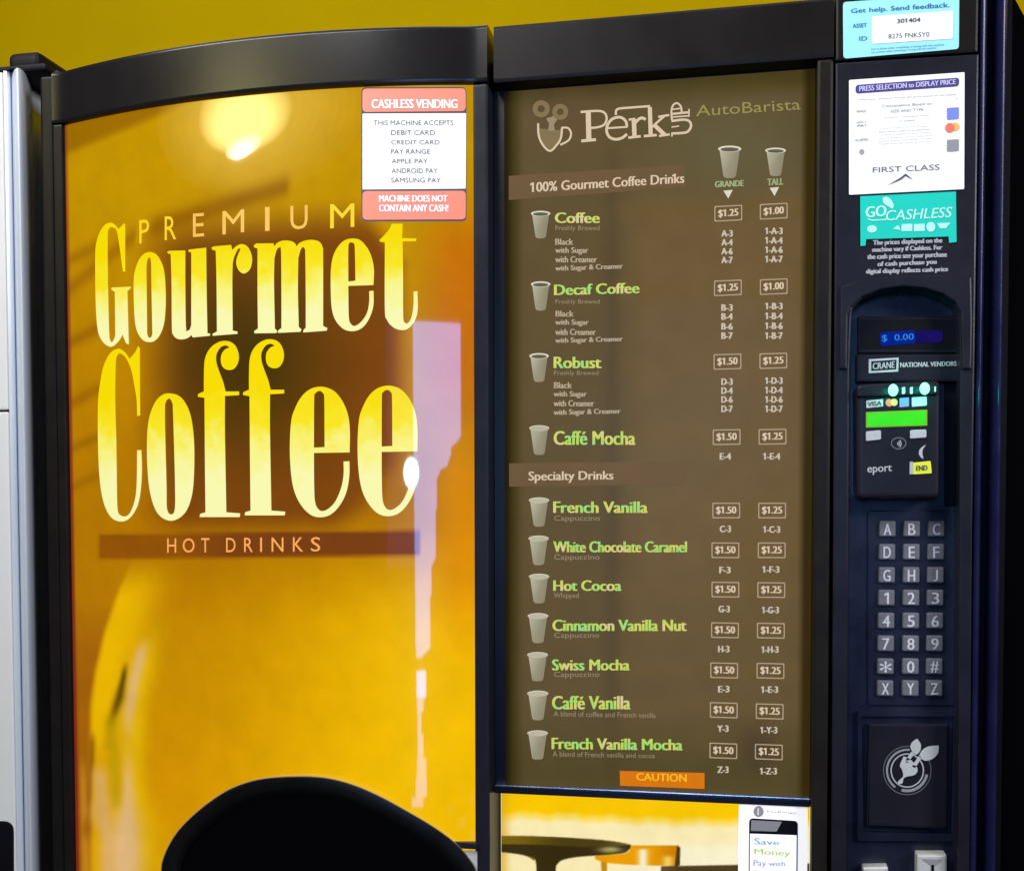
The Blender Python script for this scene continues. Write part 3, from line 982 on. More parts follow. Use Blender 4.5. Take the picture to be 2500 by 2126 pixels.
def menu_tones(u, v):  # film colours; reflections painted in as a stripe and lighter right side
    c = (92, 78, 55)
    c = mixc(c, (110, 88, 58), 0.8 * ramp01(u, 1480, 1600) * ramp01(v, 380, 560) * (1 - 0.6 * ramp01(v, 1250, 1700)))
    c = mixc(c, (96, 90, 66), 0.8 * gauss(u - 1800, 190) * gauss(v - 370, 110))
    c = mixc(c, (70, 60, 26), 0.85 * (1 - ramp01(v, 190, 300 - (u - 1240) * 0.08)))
    c = mixc(c, (78, 66, 50), 0.6 * gauss(u - 1495, 22) * ramp01(v, 300, 420))
    c = mixc(c, (100, 76, 56), 0.6 * gauss(u - 1400, 110) * gauss(v - 300, 70))
    for v0 in (520, 705, 885, 1070, 1245, 1342, 1436, 1534, 1630, 1725, 1822):
        c = mixc(c, (110, 86, 52), 0.45 * gauss(v - v0 - (v0 - 1290) * 6.8e-5 * (u - 1600), 26) * ramp01(u, 1490, 1530))
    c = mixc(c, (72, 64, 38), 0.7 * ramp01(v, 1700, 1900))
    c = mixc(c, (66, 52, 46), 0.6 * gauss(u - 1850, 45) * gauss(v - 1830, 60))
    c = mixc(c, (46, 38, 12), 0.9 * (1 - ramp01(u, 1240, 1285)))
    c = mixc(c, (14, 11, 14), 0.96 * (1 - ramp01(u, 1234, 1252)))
    c = mixc(c, (44, 34, 12), 0.95 * ramp01(u + (v - 1000) * 0.006, 1950, 1968))
    return c


s = Shape()
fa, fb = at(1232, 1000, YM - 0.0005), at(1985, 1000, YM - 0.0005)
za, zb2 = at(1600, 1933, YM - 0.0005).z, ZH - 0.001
vs, point_colors = [], []
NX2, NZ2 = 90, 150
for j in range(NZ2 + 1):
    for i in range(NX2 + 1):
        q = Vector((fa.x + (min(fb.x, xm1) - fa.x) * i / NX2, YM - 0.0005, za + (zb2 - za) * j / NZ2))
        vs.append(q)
        point_colors.append(lin(menu_tones(*project(q))))
s.add(vs, [(j * (NX2 + 1) + i, j * (NX2 + 1) + i + 1, (j + 1) * (NX2 + 1) + i + 1, (j + 1) * (NX2 + 1) + i) for j in range(NZ2) for i in range(NX2)], attr_mat('menu_film_tones', 0.0))
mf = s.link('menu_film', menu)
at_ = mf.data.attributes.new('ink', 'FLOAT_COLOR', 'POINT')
at_.data.foreach_set('color', [x for c in point_colors for x in (*c, 1.0)])
s = Shape()
s.flat([(1242, 430), (1672, 403), (1675, 458), (1242, 489)], p_band, M['menu_band'])
s.text('100% Gourmet Coffee Drinks', ((1295, 446), (1670, 423), (1670, 447), (1295, 470)), p_ink, M['m_cream'], 0.02)
s.link('menu_heading', menu)
s = Shape()
s.flat([(1243, 1131), (1675, 1126), (1675, 1183), (1243, 1188)], p_band, M['menu_band'])
s.text('Specialty Drinks', ((1291, 1151), (1497, 1149), (1497, 1177), (1291, 1180)), p_ink, M['m_cream'], 0.02)
s.link('menu_heading', menu)

# logo
s = Shape()
Z5 = (1270, 230, 2.963)


def z5(pts):
    return zoomed(*Z5, pts)


for pts, w in (([(492, 130), (497, 335)], 32), ([(437, 131), (515, 124)], 15), ([(500, 125), (580, 124), (617, 145), (625, 185), (607, 222), (565, 240), (510, 246)], 14), ([(442, 340), (548, 330)], 18),
               ([(628, 248), (776, 238)], 12), ([(772, 238), (765, 200), (735, 172), (695, 170), (655, 190), (628, 235), (628, 280), (650, 315), (695, 328), (740, 316), (772, 290)], 17),
               ([(822, 182), (827, 312)], 28), ([(785, 186), (832, 180)], 14), ([(782, 316), (872, 306)], 16), ([(832, 210), (858, 182), (885, 174), (908, 186)], 18),
               ([(938, 96), (944, 302)], 26), ([(894, 305), (988, 297)], 16), ([(952, 240), (1045, 158)], 14), ([(998, 166), (1078, 152)], 14), ([(972, 226), (1048, 298)], 26), ([(1004, 304), (1082, 292)], 14),
               ([(692, 152), (694, 122), (712, 107), (780, 100), (940, 88)], 14),
               ([(1098, 190), (1094, 130), (1104, 85), (1130, 66), (1155, 80), (1166, 105), (1168, 140)], 12), ([(1104, 112), (1162, 104)], 9), ([(1094, 145), (1226, 132)], 14), ([(1095, 168), (1222, 158)], 9), ([(1222, 108), (1220, 165)], 9),
               ([(1094, 196), (1180, 186), (1222, 196), (1236, 228), (1222, 262), (1190, 280), (1094, 286)], 15), ([(1094, 240), (1150, 232)], 8), ([(1098, 282), (1098, 308)], 10)):
    pp = curve_pts(z5(pts), 4) if len(pts) > 3 else z5(pts)
    s.flat(stroke(pp, w * 1.15 / 2.963), p_ink, M['m_cream'])
for pts, w, m in (([(130, 212), (134, 300), (165, 370), (215, 412), (262, 372), (294, 320), (302, 245)], 15, 'm_cream'), ([(298, 245), (345, 246), (368, 285), (350, 335), (290, 368)], 14, 'm_cream')):
    s.flat(stroke(curve_pts(z5(pts), 4), w / 2.963), p_ink, M[m])
for (u, v, r, m) in ((152, 108, 62, 'm_glow'), (290, 130, 58, 'm_glow')):
    q = zoomed(*Z5, [(u, v)])[0]
    s.flat([ellipse(q[0], q[1], r / 2.963, r / 2.963), ellipse(q[0], q[1], r * 0.42 / 2.963, r * 0.42 / 2.963)], p_ink, M[m])
s.flat(smooth(z5([(138, 250, 'c'), (295, 262, 'c'), (288, 320), (258, 365), (215, 400), (170, 362), (145, 310)])), plane(YM - 0.0012), M['m_glow'])
s.flat(smooth(z5([(205, 262), (208, 215), (190, 178), (222, 168), (262, 150), (268, 185), (245, 220), (248, 262)])), plane(YM - 0.0013), M['m_dim'])
s.text('AutoBarista', ((1700, 258), (1952, 241), (1955, 268), (1699, 285)), p_ink, M['m_faint'])
s.link('menu_logo', menu)


cup_print = attr_mat('menu_cup_shading', 0.0)


def cup(u0, u1, v0, v1, open_top):
    sh = Shape()
    w, h = u1 - u0, v1 - v0
    c = (u0 + u1) / 2
    sh.flat(smooth([(u0 + w * 0.05, v0 + h * 0.06, 'c'), (u1 - w * 0.05, v0 + h * 0.06, 'c'), (c + w * 0.27, v1 - h * 0.06, 'c'), (c + w * 0.16, v1), (c - w * 0.16, v1), (c - w * 0.27, v1 - h * 0.06, 'c')], 3), p_ink, cup_print,
            ink=lambda u, v: mixc(mixc((192, 188, 166), (146, 140, 118), ramp01(u, c - w * 0.25, c + w * 0.45)), (132, 126, 104), 0.6 * ramp01(v, v0 + h * 0.5, v1)))
    sh.flat(ellipse(c, v0 + h * 0.10, w * 0.5, h * 0.10, 20), plane(YM - 0.0018), M['m_rim'])
    if open_top:
        sh.flat(ellipse(c, v0 + h * 0.12, w * 0.40, h * 0.065, 18), p_ink2, M['m_cupdark'])
    else:
        sh.flat(ellipse(c, v0 + h * 0.11, w * 0.47, h * 0.085, 18), p_ink2, M['m_cup'])
    o = sh.link('cup_picture', menu)
    return o


def item(name, nm, sub, sub_box, price1, pos1, price2, pos2):
    sh = Shape()
    sh.text(name, nm, p_ink, M['m_name'], 0.035)
    sh.link('drink_name', menu)
    sh = Shape()
    if sub:
        sh.text(sub, sub_box, p_ink, M['m_dim'])
        sh.link('drink_caption', menu)
    for p, (u, v) in ((price1, pos1), (price2, pos2)):
        sh = Shape()
        sl = (v - 1290) * 6.8e-5 * 33
        q = lambda a, b: quad_pts((u - a, v - b - sl), (u + a, v - b + sl), (u + a, v + b + sl), (u - a, v + b - sl), 3, 3)
        sh.flat([q(34, 19), q(31.3, 16.3)], p_ink, M['m_frame'])
        sh.text('$' + p, quad_pts((u - 24, v - 10 - sl), (u + 24, v - 10 + sl), (u + 24, v + 10 + sl), (u - 24, v + 10 - sl)), p_ink, M['m_cream'], 0.022)
        sh.link('price_box', menu)


DR = [('Coffee', (1356, 519, 1463, 545), 'Freshly Brewed', (1356, 551, 1464, 566), '1.25', (1778, 521), '1.00', (1889, 516)),
      ('Decaf Coffee', ((1354, 695), (1560, 690), (1560, 716), (1354, 721)), 'Freshly Brewed', (1356, 731, 1464, 745), '1.25', (1777, 703), '1.00', (1889, 700)),
      ('Robust', (1353, 871, 1467, 899), 'Freshly Brewed', (1353, 905, 1461, 919), '1.50', (1776, 883), '1.25', (1888, 881)),
      ('Caffé Mocha', (1353, 1052, 1550, 1086), None, None, '1.50', (1774, 1067), '1.25', (1886, 1066)),
      ('French Vanilla', (1352, 1224, 1580, 1252), 'Cappuccino', (1353, 1258, 1465, 1275), '1.50', (1773, 1246), '1.25', (1885, 1246)),
      ('White Chocolate Caramel', (1352, 1321, 1676, 1348), 'Cappuccino', (1353, 1353, 1464, 1370), '1.50', (1771, 1343), '1.25', (1884, 1343)),
      ('Hot Cocoa', (1352, 1416, 1516, 1442), 'Whipped', (1352, 1447, 1413, 1463), '1.50', (1771, 1439), '1.25', (1883, 1440)),
      ('Cinnamon Vanilla Nut', (1350, 1512, 1675, 1540), 'Cappuccino', (1353, 1544, 1463, 1560), '1.50', (1770, 1538), '1.25', (1882, 1539)),
      ('Swiss Mocha', (1349, 1609, 1536, 1636), 'Cappuccino', (1353, 1639, 1463, 1656), '1.50', (1768, 1636), '1.25', (1881, 1637)),
      ('Caffé Vanilla', (1349, 1698, 1538, 1731), 'A blend of coffee and French vanilla', ((1352, 1735), (1601, 1739), (1601, 1752), (1352, 1748)), '1.50', (1767, 1733), '1.25', (1879, 1736)),
      ('French Vanilla Mocha', ((1348, 1800), (1665, 1804), (1665, 1831), (1348, 1828)), 'A blend of French vanilla and cocoa', ((1349, 1833), (1599, 1838), (1599, 1850), (1349, 1846)), '1.50', (1766, 1832), '1.25', (1877, 1835))]
for d in DR:
    item(*d)
for (u0, u1, v0, v1, op) in ((1296, 1344, 515, 582, 1), (1296, 1344, 687, 758, 1), (1292, 1340, 862, 932, 1), (1292, 1341, 1038, 1110, 0), (1291, 1341, 1214, 1285, 0), (1290, 1340, 1307, 1379, 0), (1291, 1341, 1400, 1472, 0),
                             (1288, 1339, 1496, 1569, 0), (1287, 1338, 1591, 1662, 0), (1287, 1339, 1685, 1757, 0), (1287, 1338, 1782, 1853, 0), (1753, 1810, 356, 435, 1), (1868, 1919, 361, 430, 1)):
    cup(u0, u1, v0, v1, op)
OPT = (((1356, 583, 1399, 598), (1356, 604, 1436, 622), (1356, 626, 1457, 641), ((1356, 649), (1520, 643), (1520, 660), (1356, 665))),
       ((1357, 759, 1400, 773), (1356, 780, 1437, 797), (1356, 803, 1454, 818), ((1356, 825), (1520, 821), (1520, 837), (1356, 841))),
       ((1353, 933, 1396, 948), (1352, 955, 1432, 972), (1352, 977, 1450, 992), ((1352, 1000), (1515, 997), (1515, 1013), (1352, 1017))))
for qs in OPT:
    s = Shape()
    for t, q in zip(('Black', 'with Sugar', 'with Creamer', 'with Sugar & Creamer'), qs):
        s.text(t, q, p_ink, M['m_soft'], 0.018)
    s.link('option_list', menu)
k = 1.20540
for L, rows_ in (('A', ((3, 473, 468), (4, 491, 487), (6, 509, 506), (7, 527, 525))), ('B', ((3, 623, 620), (4, 641, 640), (6, 661, 660), (7, 680, 680))), ('D', ((3, 773, 771), (4, 791, 790), (6, 809, 809), (7, 828, 828)))):
    s, s2 = Shape(), Shape()
    for n_, a, b in rows_:
        s.text(f'{L}-{n_}', (1762, a * k - 8, 1788, a * k + 8), p_ink, M['m_code'], 0.025)
        s2.text(f'1-{L}-{n_}', (1869, b * k - 8, 1910, b * k + 8), p_ink, M['m_code'], 0.025)
    s.link('selection_code', menu)
    s2.link('selection_code', menu)
for t, a, b, u, w in (('E-4', 924, 924, 1771, 1884), ('C-3', 1071, 1072, 1771, 1884), ('F-3', 1154, 1153, 1770, 1882), ('G-3', 1233, 1235, 1768, 1881), ('H-3', 1314, 1315, 1767, 1880), ('E-3', 1395, 1396, 1767, 1879), ('Y-3', 1475, 1478, 1765, 1877), ('Z-3', 1558, 1561, 1765, 1876)):
    s, s2 = Shape(), Shape()
    s.text(t, (u - 13, a * k - 8, u + 13, a * k + 8), p_ink, M['m_code'], 0.025)
    s2.text('1-' + t, (w - 20, b * k - 8, w + 20, b * k + 8), p_ink, M['m_code'], 0.025)
    s.link('selection_code', menu)
    s2.link('selection_code', menu)
s, s2 = Shape(), Shape()
s.text('GRANDE', ((1746, 443), (1815, 440), (1815, 455), (1746, 458)), p_ink, M['m_size'], 0.02)
s2.text('TALL', ((1874, 437), (1912, 435), (1912, 451), (1874, 453)), p_ink, M['m_size'], 0.02)
s.flat([(1766, 466), (1789, 464), (1778, 485)], p_ink, M['m_rim'])
s2.flat([(1879, 459), (1902, 457), (1891, 479)], p_ink, M['m_rim'])
s.link('size_caption', menu)
s2.link('size_caption', menu)
s = Shape()
cs = plane(YM - 0.0022)
s.flat([(1513, 1881), (1720, 1886), (1720, 1925), (1514, 1917)], cs, M['caution'])
s.text('CAUTION', ((1554, 1886), (1676, 1889), (1676, 1908), (1554, 1904)), plane(YM - 0.0027), M['caution_ink'], 0.012)
cau = s.link('caution_sticker', menu)
cau['label'] = 'orange caution label'

# chrome strip and the poster below it
s = Shape()
z_hi, z_lo = at(1600, 1932, 0.012).z, at(1600, 1937, 0.012).z
s.box(xm0 + 0.001, xm1, 0.012, 0.06, z_lo, z_hi, M['chrome'], 0.0009)
s.link('chrome_strip', machine)
s = Shape()
s.box(xm0, xm1, 0.014, 0.06, at(1600, 1953, 0.014).z, z_lo - 0.0004, M['menu_black'], 0.0008)
s.link('strip_bezel', machine)
YP = 0.018
POST = {'top': lit('poster_yellow', (255, 206, 4), 0.97, noise=0.04), 'cream': lit('poster_cream', (255, 240, 176), 0.98, noise=0.04, nscale=30), 'table': lit('poster_table', (82, 66, 30), 0.9, noise=0.25, nscale=30),
        'tabledark': lit('poster_table_edge', (58, 45, 20), 0.9, noise=0.2), 'orange': lit('poster_chair', (236, 158, 8), 0.95, noise=0.08), 'glint': lit('poster_white', (255, 250, 225), 1.0),
        'saucer': lit('poster_saucer', (176, 166, 110), 0.95, noise=0.2), 'mid': lit('poster_haze', (255, 222, 84), 0.97, noise=0.06), 'olive': lit('poster_olive', (150, 128, 10), 0.9)}
s = Shape()
q0, q1 = at(1223, 1936, YP), at(1978, 2260, YP)
s.box(q0.x, q1.x, YP, 0.06, 0.88, at(1600, 1950, YP).z, POST['cream'])
poster = s.link('poster_panel', machine)
poster['label'] = 'backlit picture of a round café table'
po1, po2, po3, po4 = plane(YP - 0.0005), plane(YP - 0.0009), plane(YP - 0.0013), plane(YP - 0.0017)
zz = (1200, 1900, 3.457)
TABLE = smooth(zoomed(*zz, [(40, 482, 'c'), (280, 482), (560, 492), (850, 510), (1050, 530), (1178, 556, 'c'), (1165, 590), (1120, 625), (980, 642), (820, 652), (690, 665), (590, 690), (545, 730), (530, 1400, 'c'), (385, 1400, 'c'),
                            (378, 740), (355, 690), (300, 655), (210, 630), (40, 612, 'c')]))
EDGE_ = smooth(zoomed(*zz, [(40, 552, 'c'), (450, 558), (760, 575), (1000, 566), (1172, 560, 'c'), (1165, 592), (1120, 624), (980, 641), (820, 651), (690, 664), (590, 689), (543, 735, 'c'), (528, 1400, 'c'), (387, 1400, 'c'), (379, 740),
                            (300, 654), (40, 612, 'c')]))
CHAIR = smooth(zoomed(*zz, [(1100, 562, 'c'), (1578, 562, 'c'), (1560, 738, 'c'), (1100, 722), (900, 690), (870, 652, 'c'), (1110, 632), (1168, 595)]))
POST_ = zoomed(*zz, [(1566, 565), (1594, 578), (1590, 730), (1546, 738)])
LOW_ = zoomed(*zz, [(1430, 738), (2700, 715), (2700, 1400), (1425, 1400)])
LEG_ = zoomed(*zz, [(925, 690), (975, 690), (970, 1400), (940, 1400)])


def inside(P, u, v):
    r = False
    for i in range(len(P)):
        a, b = P[i], P[i - 1]
        if (a[1] > v) != (b[1] > v) and u < (b[0] - a[0]) * (v - a[1]) / (b[1] - a[1]) + a[0]:
            r = not r
    return r


def poster_ink(u, v):
    U, V = (u - 1200) * 3.457, (v - 1900) * 3.457
    c = (255, 203, 2)
    jag = 300 + 50 * ramp01(U, 250, 1700) + 9 * math.sin(U * 0.017) + 5 * math.sin(U * 0.041 + 1)
    c = mixc(c, (255, 222, 90), ramp01(V, jag - 40, jag + 15))
    c = mixc(c, (255, 240, 184), ramp01(V, jag + 5, jag + 75))
    c = mixc(c, (255, 248, 214), 0.9 * ramp01(V, 480, 640) * ramp01(U, 900, 1500))
    c = mixc(c, (222, 170, 40), 0.7 * (1 - ramp01(U, 70, 190)))
    if v < 2030:
        return c
    if inside(LEG_, u, v):
        c = (196, 142, 20)
    if inside(CHAIR, u, v):
        c = mixc((240, 160, 4), (206, 128, 6), ramp01(U, 1300, 1560))
        c = mixc(c, (255, 250, 226), 0.95 * gauss(U - 1278, 42) * ramp01(V, 580, 610))
        c = mixc(c, (255, 226, 120), 0.85 * gauss(U - 1490, 46) * ramp01(V, 630, 680))
    if inside(POST_, u, v):
        c = (72, 52, 18)
    if inside(LOW_, u, v):
        c = mixc((96, 74, 44), (74, 58, 34), ramp01(U, 1450, 1600))
    if inside(TABLE, u, v):
        c = mixc((120, 98, 20), (72, 58, 20), ramp01(U, 150, 650))
        c = mixc(c, (150, 122, 60), 0.5 * ramp01(U, 900, 1150))
    if inside(EDGE_, u, v):
        c = mixc((52, 42, 22), (44, 34, 16), ramp01(U, 100, 600))
        c = mixc(c, (200, 192, 130), 0.9 * gauss(U - 1000, 95) * gauss(V - 598, 26))
        c = mixc(c, (150, 140, 10), 0.7 * gauss(U - 990, 40) * gauss(V - 610, 14))
    return c


s = Shape()
vs, point_colors = [], []
NX3, NZ3 = 380, 130
xa3, xb3, zb3, za3 = at(1224, 2000, YP - 0.0005).x, xm1, at(1600, 1950, YP).z - 0.0004, at(1600, 2175, YP).z
for j in range(NZ3 + 1):
    for i in range(NX3 + 1):
        q = Vector((xa3 + (xb3 - xa3) * i / NX3, YP - 0.0005, za3 + (zb3 - za3) * j / NZ3))
        u, v = project(q)
        k = [poster_ink(u + du, v + dv) for du, dv in ((0, 0), (1.5, 0.9), (-1.5, -0.9), (0.9, -1.5), (-0.9, 1.5))]
        vs.append(q)
        point_colors.append(lin(tuple(sum(w[m] for w in k) / 5 for m in range(3))))
s.add(vs, [(j * (NX3 + 1) + i, j * (NX3 + 1) + i + 1, (j + 1) * (NX3 + 1) + i + 1, (j + 1) * (NX3 + 1) + i) for j in range(NZ3) for i in range(NX3)], attr_mat('poster_print', 0.0))
pa = s.link('poster_artwork', poster)
at_ = pa.data.attributes.new('ink', 'FLOAT_COLOR', 'POINT')
at_.data.foreach_set('color', [x for c in point_colors for x in (*c, 1.0)])
s = Shape()
y1_, y2_, y3_, y4_ = YP - 0.0025, YP - 0.0029, YP - 0.0033, YP - 0.0037
s.flat(quad_pts((1804, 1957), (1972, 1966), (1969, 2330), (1800, 2330), 14), plane(y1_), lit('sticker_white', (250, 250, 252), 0.55, base=0.8))
s.flat(quad_pts((1829, 1996), (1948, 2003), (1945, 2330), (1826, 2330), 11), plane(y2_), M['deep'])
s.flat([(1831, 2034), (1945, 2038), (1942, 2330), (1829, 2330)], plane(y3_), lit('phone_screen_print', (244, 250, 253), 0.6, base=0.8))
s.flat([(1834, 2001), (1909, 2005), (1896, 2029), (1833, 2027)], plane(y3_), M['sq_gray'])
s.flat(ellipse(1852, 1980, 12.5, 13.5), plane(y2_), M['pale_ink'])
s.flat(stroke([(1851, 1972), (1851, 1989)], 3.5), plane(y3_), M['white'])
s.text('PayRange', ((1873, 1977), (1944, 1981), (1944, 1987), (1873, 1983)), plane(y2_), M['pale_ink'])
s.text('Save', ((1842, 2044), (1902, 2050), (1902, 2062), (1842, 2060)), plane(y4_), pmat('sky_blue_ink', (0.30, 0.42, 0.85), 0.5), 0.012)
s.text('Money', ((1842, 2070), (1930, 2075), (1928, 2093), (1842, 2088)), plane(y4_), pmat('lime_ink', (0.52, 0.75, 0.16), 0.5), 0.012)
s.text('Pay with', ((1840, 2098), (1918, 2102), (1916, 2117), (1840, 2117)), plane(y4_), pmat('periwinkle_ink', (0.42, 0.45, 0.82), 0.5), 0.01)
s.text('Phone', ((1840, 2124), (1918, 2128), (1916, 2143), (1840, 2140)), plane(y4_), M['ink'], 0.01)
st = s.link('phone_sticker', poster)
st['label'] = 'white sticker showing a mobile phone'

# ------------------------------------------------------------------ control column
s = Shape()
outline = [(2040, -90), (2392, -120), (2388, 128), (2040, 149)]
s.prism(outline, 0.0, 0.07, M['black'], 0.0025)
s.link('column_cap', machine)
s = Shape()
arch_c = [(2070, 2330), (2074, 900), (2079, 770), (2082, 752), (2105, 728), (2150, 710), (2205, 702), (2260, 706), (2305, 722), (2334, 742), (2342, 762), (2344, 900), (2338, 2330)]
outline = [(2040, 154), (2390, 132), (2374, 1300), (2366, 2330)] + [(2338, 2330), (2344, 900), (2342, 762), (2334, 742), (2305, 722), (2260, 706), (2205, 702), (2150, 710), (2105, 728), (2082, 752), (2079, 770), (2074, 900), (2066, 2330)] + [(2028, 2330), (2034, 1300)]
s.prism(outline, 0.0005, 0.055, M['gray'], 0.0018)
column = s.link('control_column', machine)
# slightly proud lip over the recess
s = Shape()
lip = [(2052, 700), (2090, 686), (2150, 678), (2215, 674), (2290, 672), (2350, 672), (2372, 676), (2374, 780), (2372, 900), (2350, 900), (2346, 762), (2334, 738), (2305, 718), (2260, 703), (2205, 698), (2150, 706), (2105, 724), (2078, 750), (2070, 770), (2068, 900), (2050, 900)]
s.prism(lip, -0.0035, 0.006, M['gray'], 0.0016)
s.link('recess_lip', machine)
YB = 0.030
s = Shape()
pb0, pb1 = at(2062, 690, YB), at(2362, 2330, YB)
s.box(pb0.x, pb1.x, YB, 0.06, pb1.z, pb0.z, M['navy'])
s.link('recess_back', machine)
# text straight on the column
s = Shape()
pc = plane(-0.0004)
for t, q in (('The prices displayed on the', (2132, 585, 2300, 600)), ('machine vary if Cashless. For', (2130, 602, 2300, 617)), ('the cash price see your purchase', (2118, 619, 2311, 635)), ('of cash purchase you', (2143, 637, 2286, 652)),
             ('digital display reflects cash price', (2115, 655, 2314, 670))):
    u0, v0, u1, v1 = q
    s.text(t, ((u0, v0 + 2), (u1, v0 - 4), (u1, v1 - 4), (u0, v1 + 2)), pc, M['silver_ink'], 0.022)
s.link('column_lettering', column)
# blue help label
s = Shape()
Y0_ = -0.0010
s.prism(quad_pts((2058, 6), (2342, -14), (2341, 120), (2059, 144), 9), Y0_, 0.0009, M['cyan'])
s.flat(quad_pts((2128, 41), (2327, 27), (2326, 95), (2128, 108), 5), plane(-0.0014), M['white'])
i1 = plane(-0.0018)
s.text('Get help. Send feedback.', ((2078, 22), (2318, 6), (2318, 22), (2078, 36)), plane(-0.0014), M['blue_ink'], 0.008)
s.text('ASSET', ((2082, 59), (2116, 57), (2116, 67), (2082, 69)), plane(-0.0014), M['blue_ink'], 0.004)
s.text('ID', ((2098, 90), (2117, 89), (2117, 99), (2098, 100)), plane(-0.0014), M['blue_ink'], 0.004)
s.text('301404', ((2190, 47), (2247, 43), (2247, 54), (2190, 58)), i1, M['dark_ink'], 0.008)
s.text('8275 FNK5Y0', ((2169, 84), (2269, 78), (2269, 90), (2169, 95)), i1, M['ink'], 0.0)
for a, b, v in ((2128, 2305, 118), (2128, 2286, 126)):
    s.text('Let us know when something is wrong with this machine', ((a, v), (b, v - 11), (b, v - 5), (a, v + 6)), plane(-0.0014), M['blue_ink'])
hs = s.link('help_sticker', column)
hs['label'] = 'pale blue help sticker'
# white price label
s = Shape()
s.prism(quad_pts((2073, 196), (2355, 177), (2354, 462), (2073, 476), 3), -0.0010, 0.0013, M['white'])
j1, j2 = plane(-0.0014), plane(-0.0018)
s.flat(quad_pts((2089, 208), (2342, 190), (2341, 211), (2089, 229), 8), j1, M['purple'])
s.text('PRESS SELECTION to DISPLAY PRICE', ((2098, 211), (2333, 194), (2333, 206), (2098, 224)), j2, M['lilac'], 0.014)
sl = -0.058
for (t, u0, u1, v, h, m) in (('Make your selection and pay the price shown on the display', 2098, 2336, 238, 5, 'pale_ink'), ('Convenience Based on', 2153, 2275, 256, 7, 'pale_ink'), ('SIZE AND TYPE', 2174, 2255, 270, 7, 'pale_ink'),
                             ('A cashless convenience charge', 2160, 2268, 285, 4, 'pale_ink'), ('is added', 2196, 2234, 295, 3.5, 'pale_ink'),
                             ('Cash price is listed on the front of machine', 2148, 2268, 311, 3.5, 'pale_ink'), ('Please call the number on the label above', 2146, 2270, 319, 3.5, 'pale_ink'), ('if a refund is required or if the machine', 2145, 2272, 327, 3.5, 'pale_ink'),
                             ('does not accept your card or mobile device', 2145, 2278, 335, 3.5, 'pale_ink'), ('and this will be reviewed by our team', 2144, 2276, 342, 3.5, 'pale_ink'), ('Thank you for your business', 2144, 2270, 349, 3.5, 'pale_ink'),
                             ('VENDS', 2090, 2115, 266, 6, 'ink'), ('APPLY', 2090, 2116, 293, 4, 'ink'), ('PAY', 2094, 2117, 301, 6, 'ink'), ('ACCEPTED', 2088, 2120, 336, 6, 'ink'), ('VISA', 2332, 2340, 248, 3, 'pale_ink')):
    s.text(t, ((u0, v + (2214 - u0) * 0.055 - h / 2), (u1, v + (2214 - u1) * 0.055 - h / 2), (u1, v + (2214 - u1) * 0.055 + h / 2), (u0, v + (2214 - u0) * 0.055 + h / 2)), j1, M[m])
s.flat(quad_pts((2312, 264), (2341, 262), (2341, 291), (2312, 293), 3), j1, M['sq_blue'])
s.flat(ellipse(2332, 310, 11, 10.5), j1, M['amber'])
s.flat(ellipse(2319, 312, 11, 11.5), j2, M['orange'])
s.flat(quad_pts((2312, 342), (2341, 340), (2341, 369), (2312, 371), 3), j1, M['sq_gray'])
s.flat(ellipse(2104, 371, 6, 7), j1, M['pale_ink'])
s.text('FIRST CLASS', ((2131, 409), (2294, 401), (2294, 415), (2131, 422)), j1, M['ink'], 0.0)
s.flat([(2165, 454), (2200, 433), (2211, 424), (2230, 440), (2211, 430), (2200, 439)], j1, M['dark_ink'])
ps = s.link('price_sticker', column)
ps['label'] = 'white square price sticker with a violet heading'
# teal label
s = Shape()
zt = (2040, 460, 4.509)
s.prism(zoomed(*zt, [(272, 88), (1325, 36), (1332, 590), (1250, 600), (1245, 530), (335, 560), (330, 630), (275, 636)]), -0.0008, 0.0012, M['teal'])
t1, t2 = plane(-0.0012), plane(-0.0016)
for pts in ([(340, 290), (345, 225), (385, 195), (430, 205), (430, 230)],):
    pass
s.text('GO', zoomed(*zt, [(335, 205), (555, 185), (555, 305), (335, 325)]), t1, M['mint'], 0.03)
s.text('CASHLESS', zoomed(*zt, [(565, 245), (1290, 205), (1265, 320), (545, 358)]), t1, M['mint'], 0.012)
s.flat(smooth(zoomed(*zt, [(520, 110), (560, 95), (610, 125), (640, 190), (625, 225), (580, 200), (530, 165)])), t1, M['mint'])
s.flat(stroke(zoomed(*zt, [(350, 335), (400, 352), (560, 345)]), 3), t1, M['mint'])
s.flat(ellipse(*zoomed(*zt, [(400, 448)])[0], 12, 9), t1, M['mint'])
s.flat(zoomed(*zt, [(630, 445), (690, 405), (715, 460)]), t1, M['mint'])
for a in (725, 862):
    s.flat(quad_pts(*zoomed(*zt, [(a, 395), (a + 120, 390), (a + 120, 470), (a, 474)]), 2), t1, M['mint'])
s.flat(ellipse(*zoomed(*zt, [(1048, 425)])[0], 11, 12), t1, M['mint'])
s.flat(zoomed(*zt, [(1115, 385), (1265, 378), (1215, 440), (1150, 442)]), t1, M['mint'])
ts = s.link('cashless_sticker', column)
ts['label'] = 'teal cashless sticker'

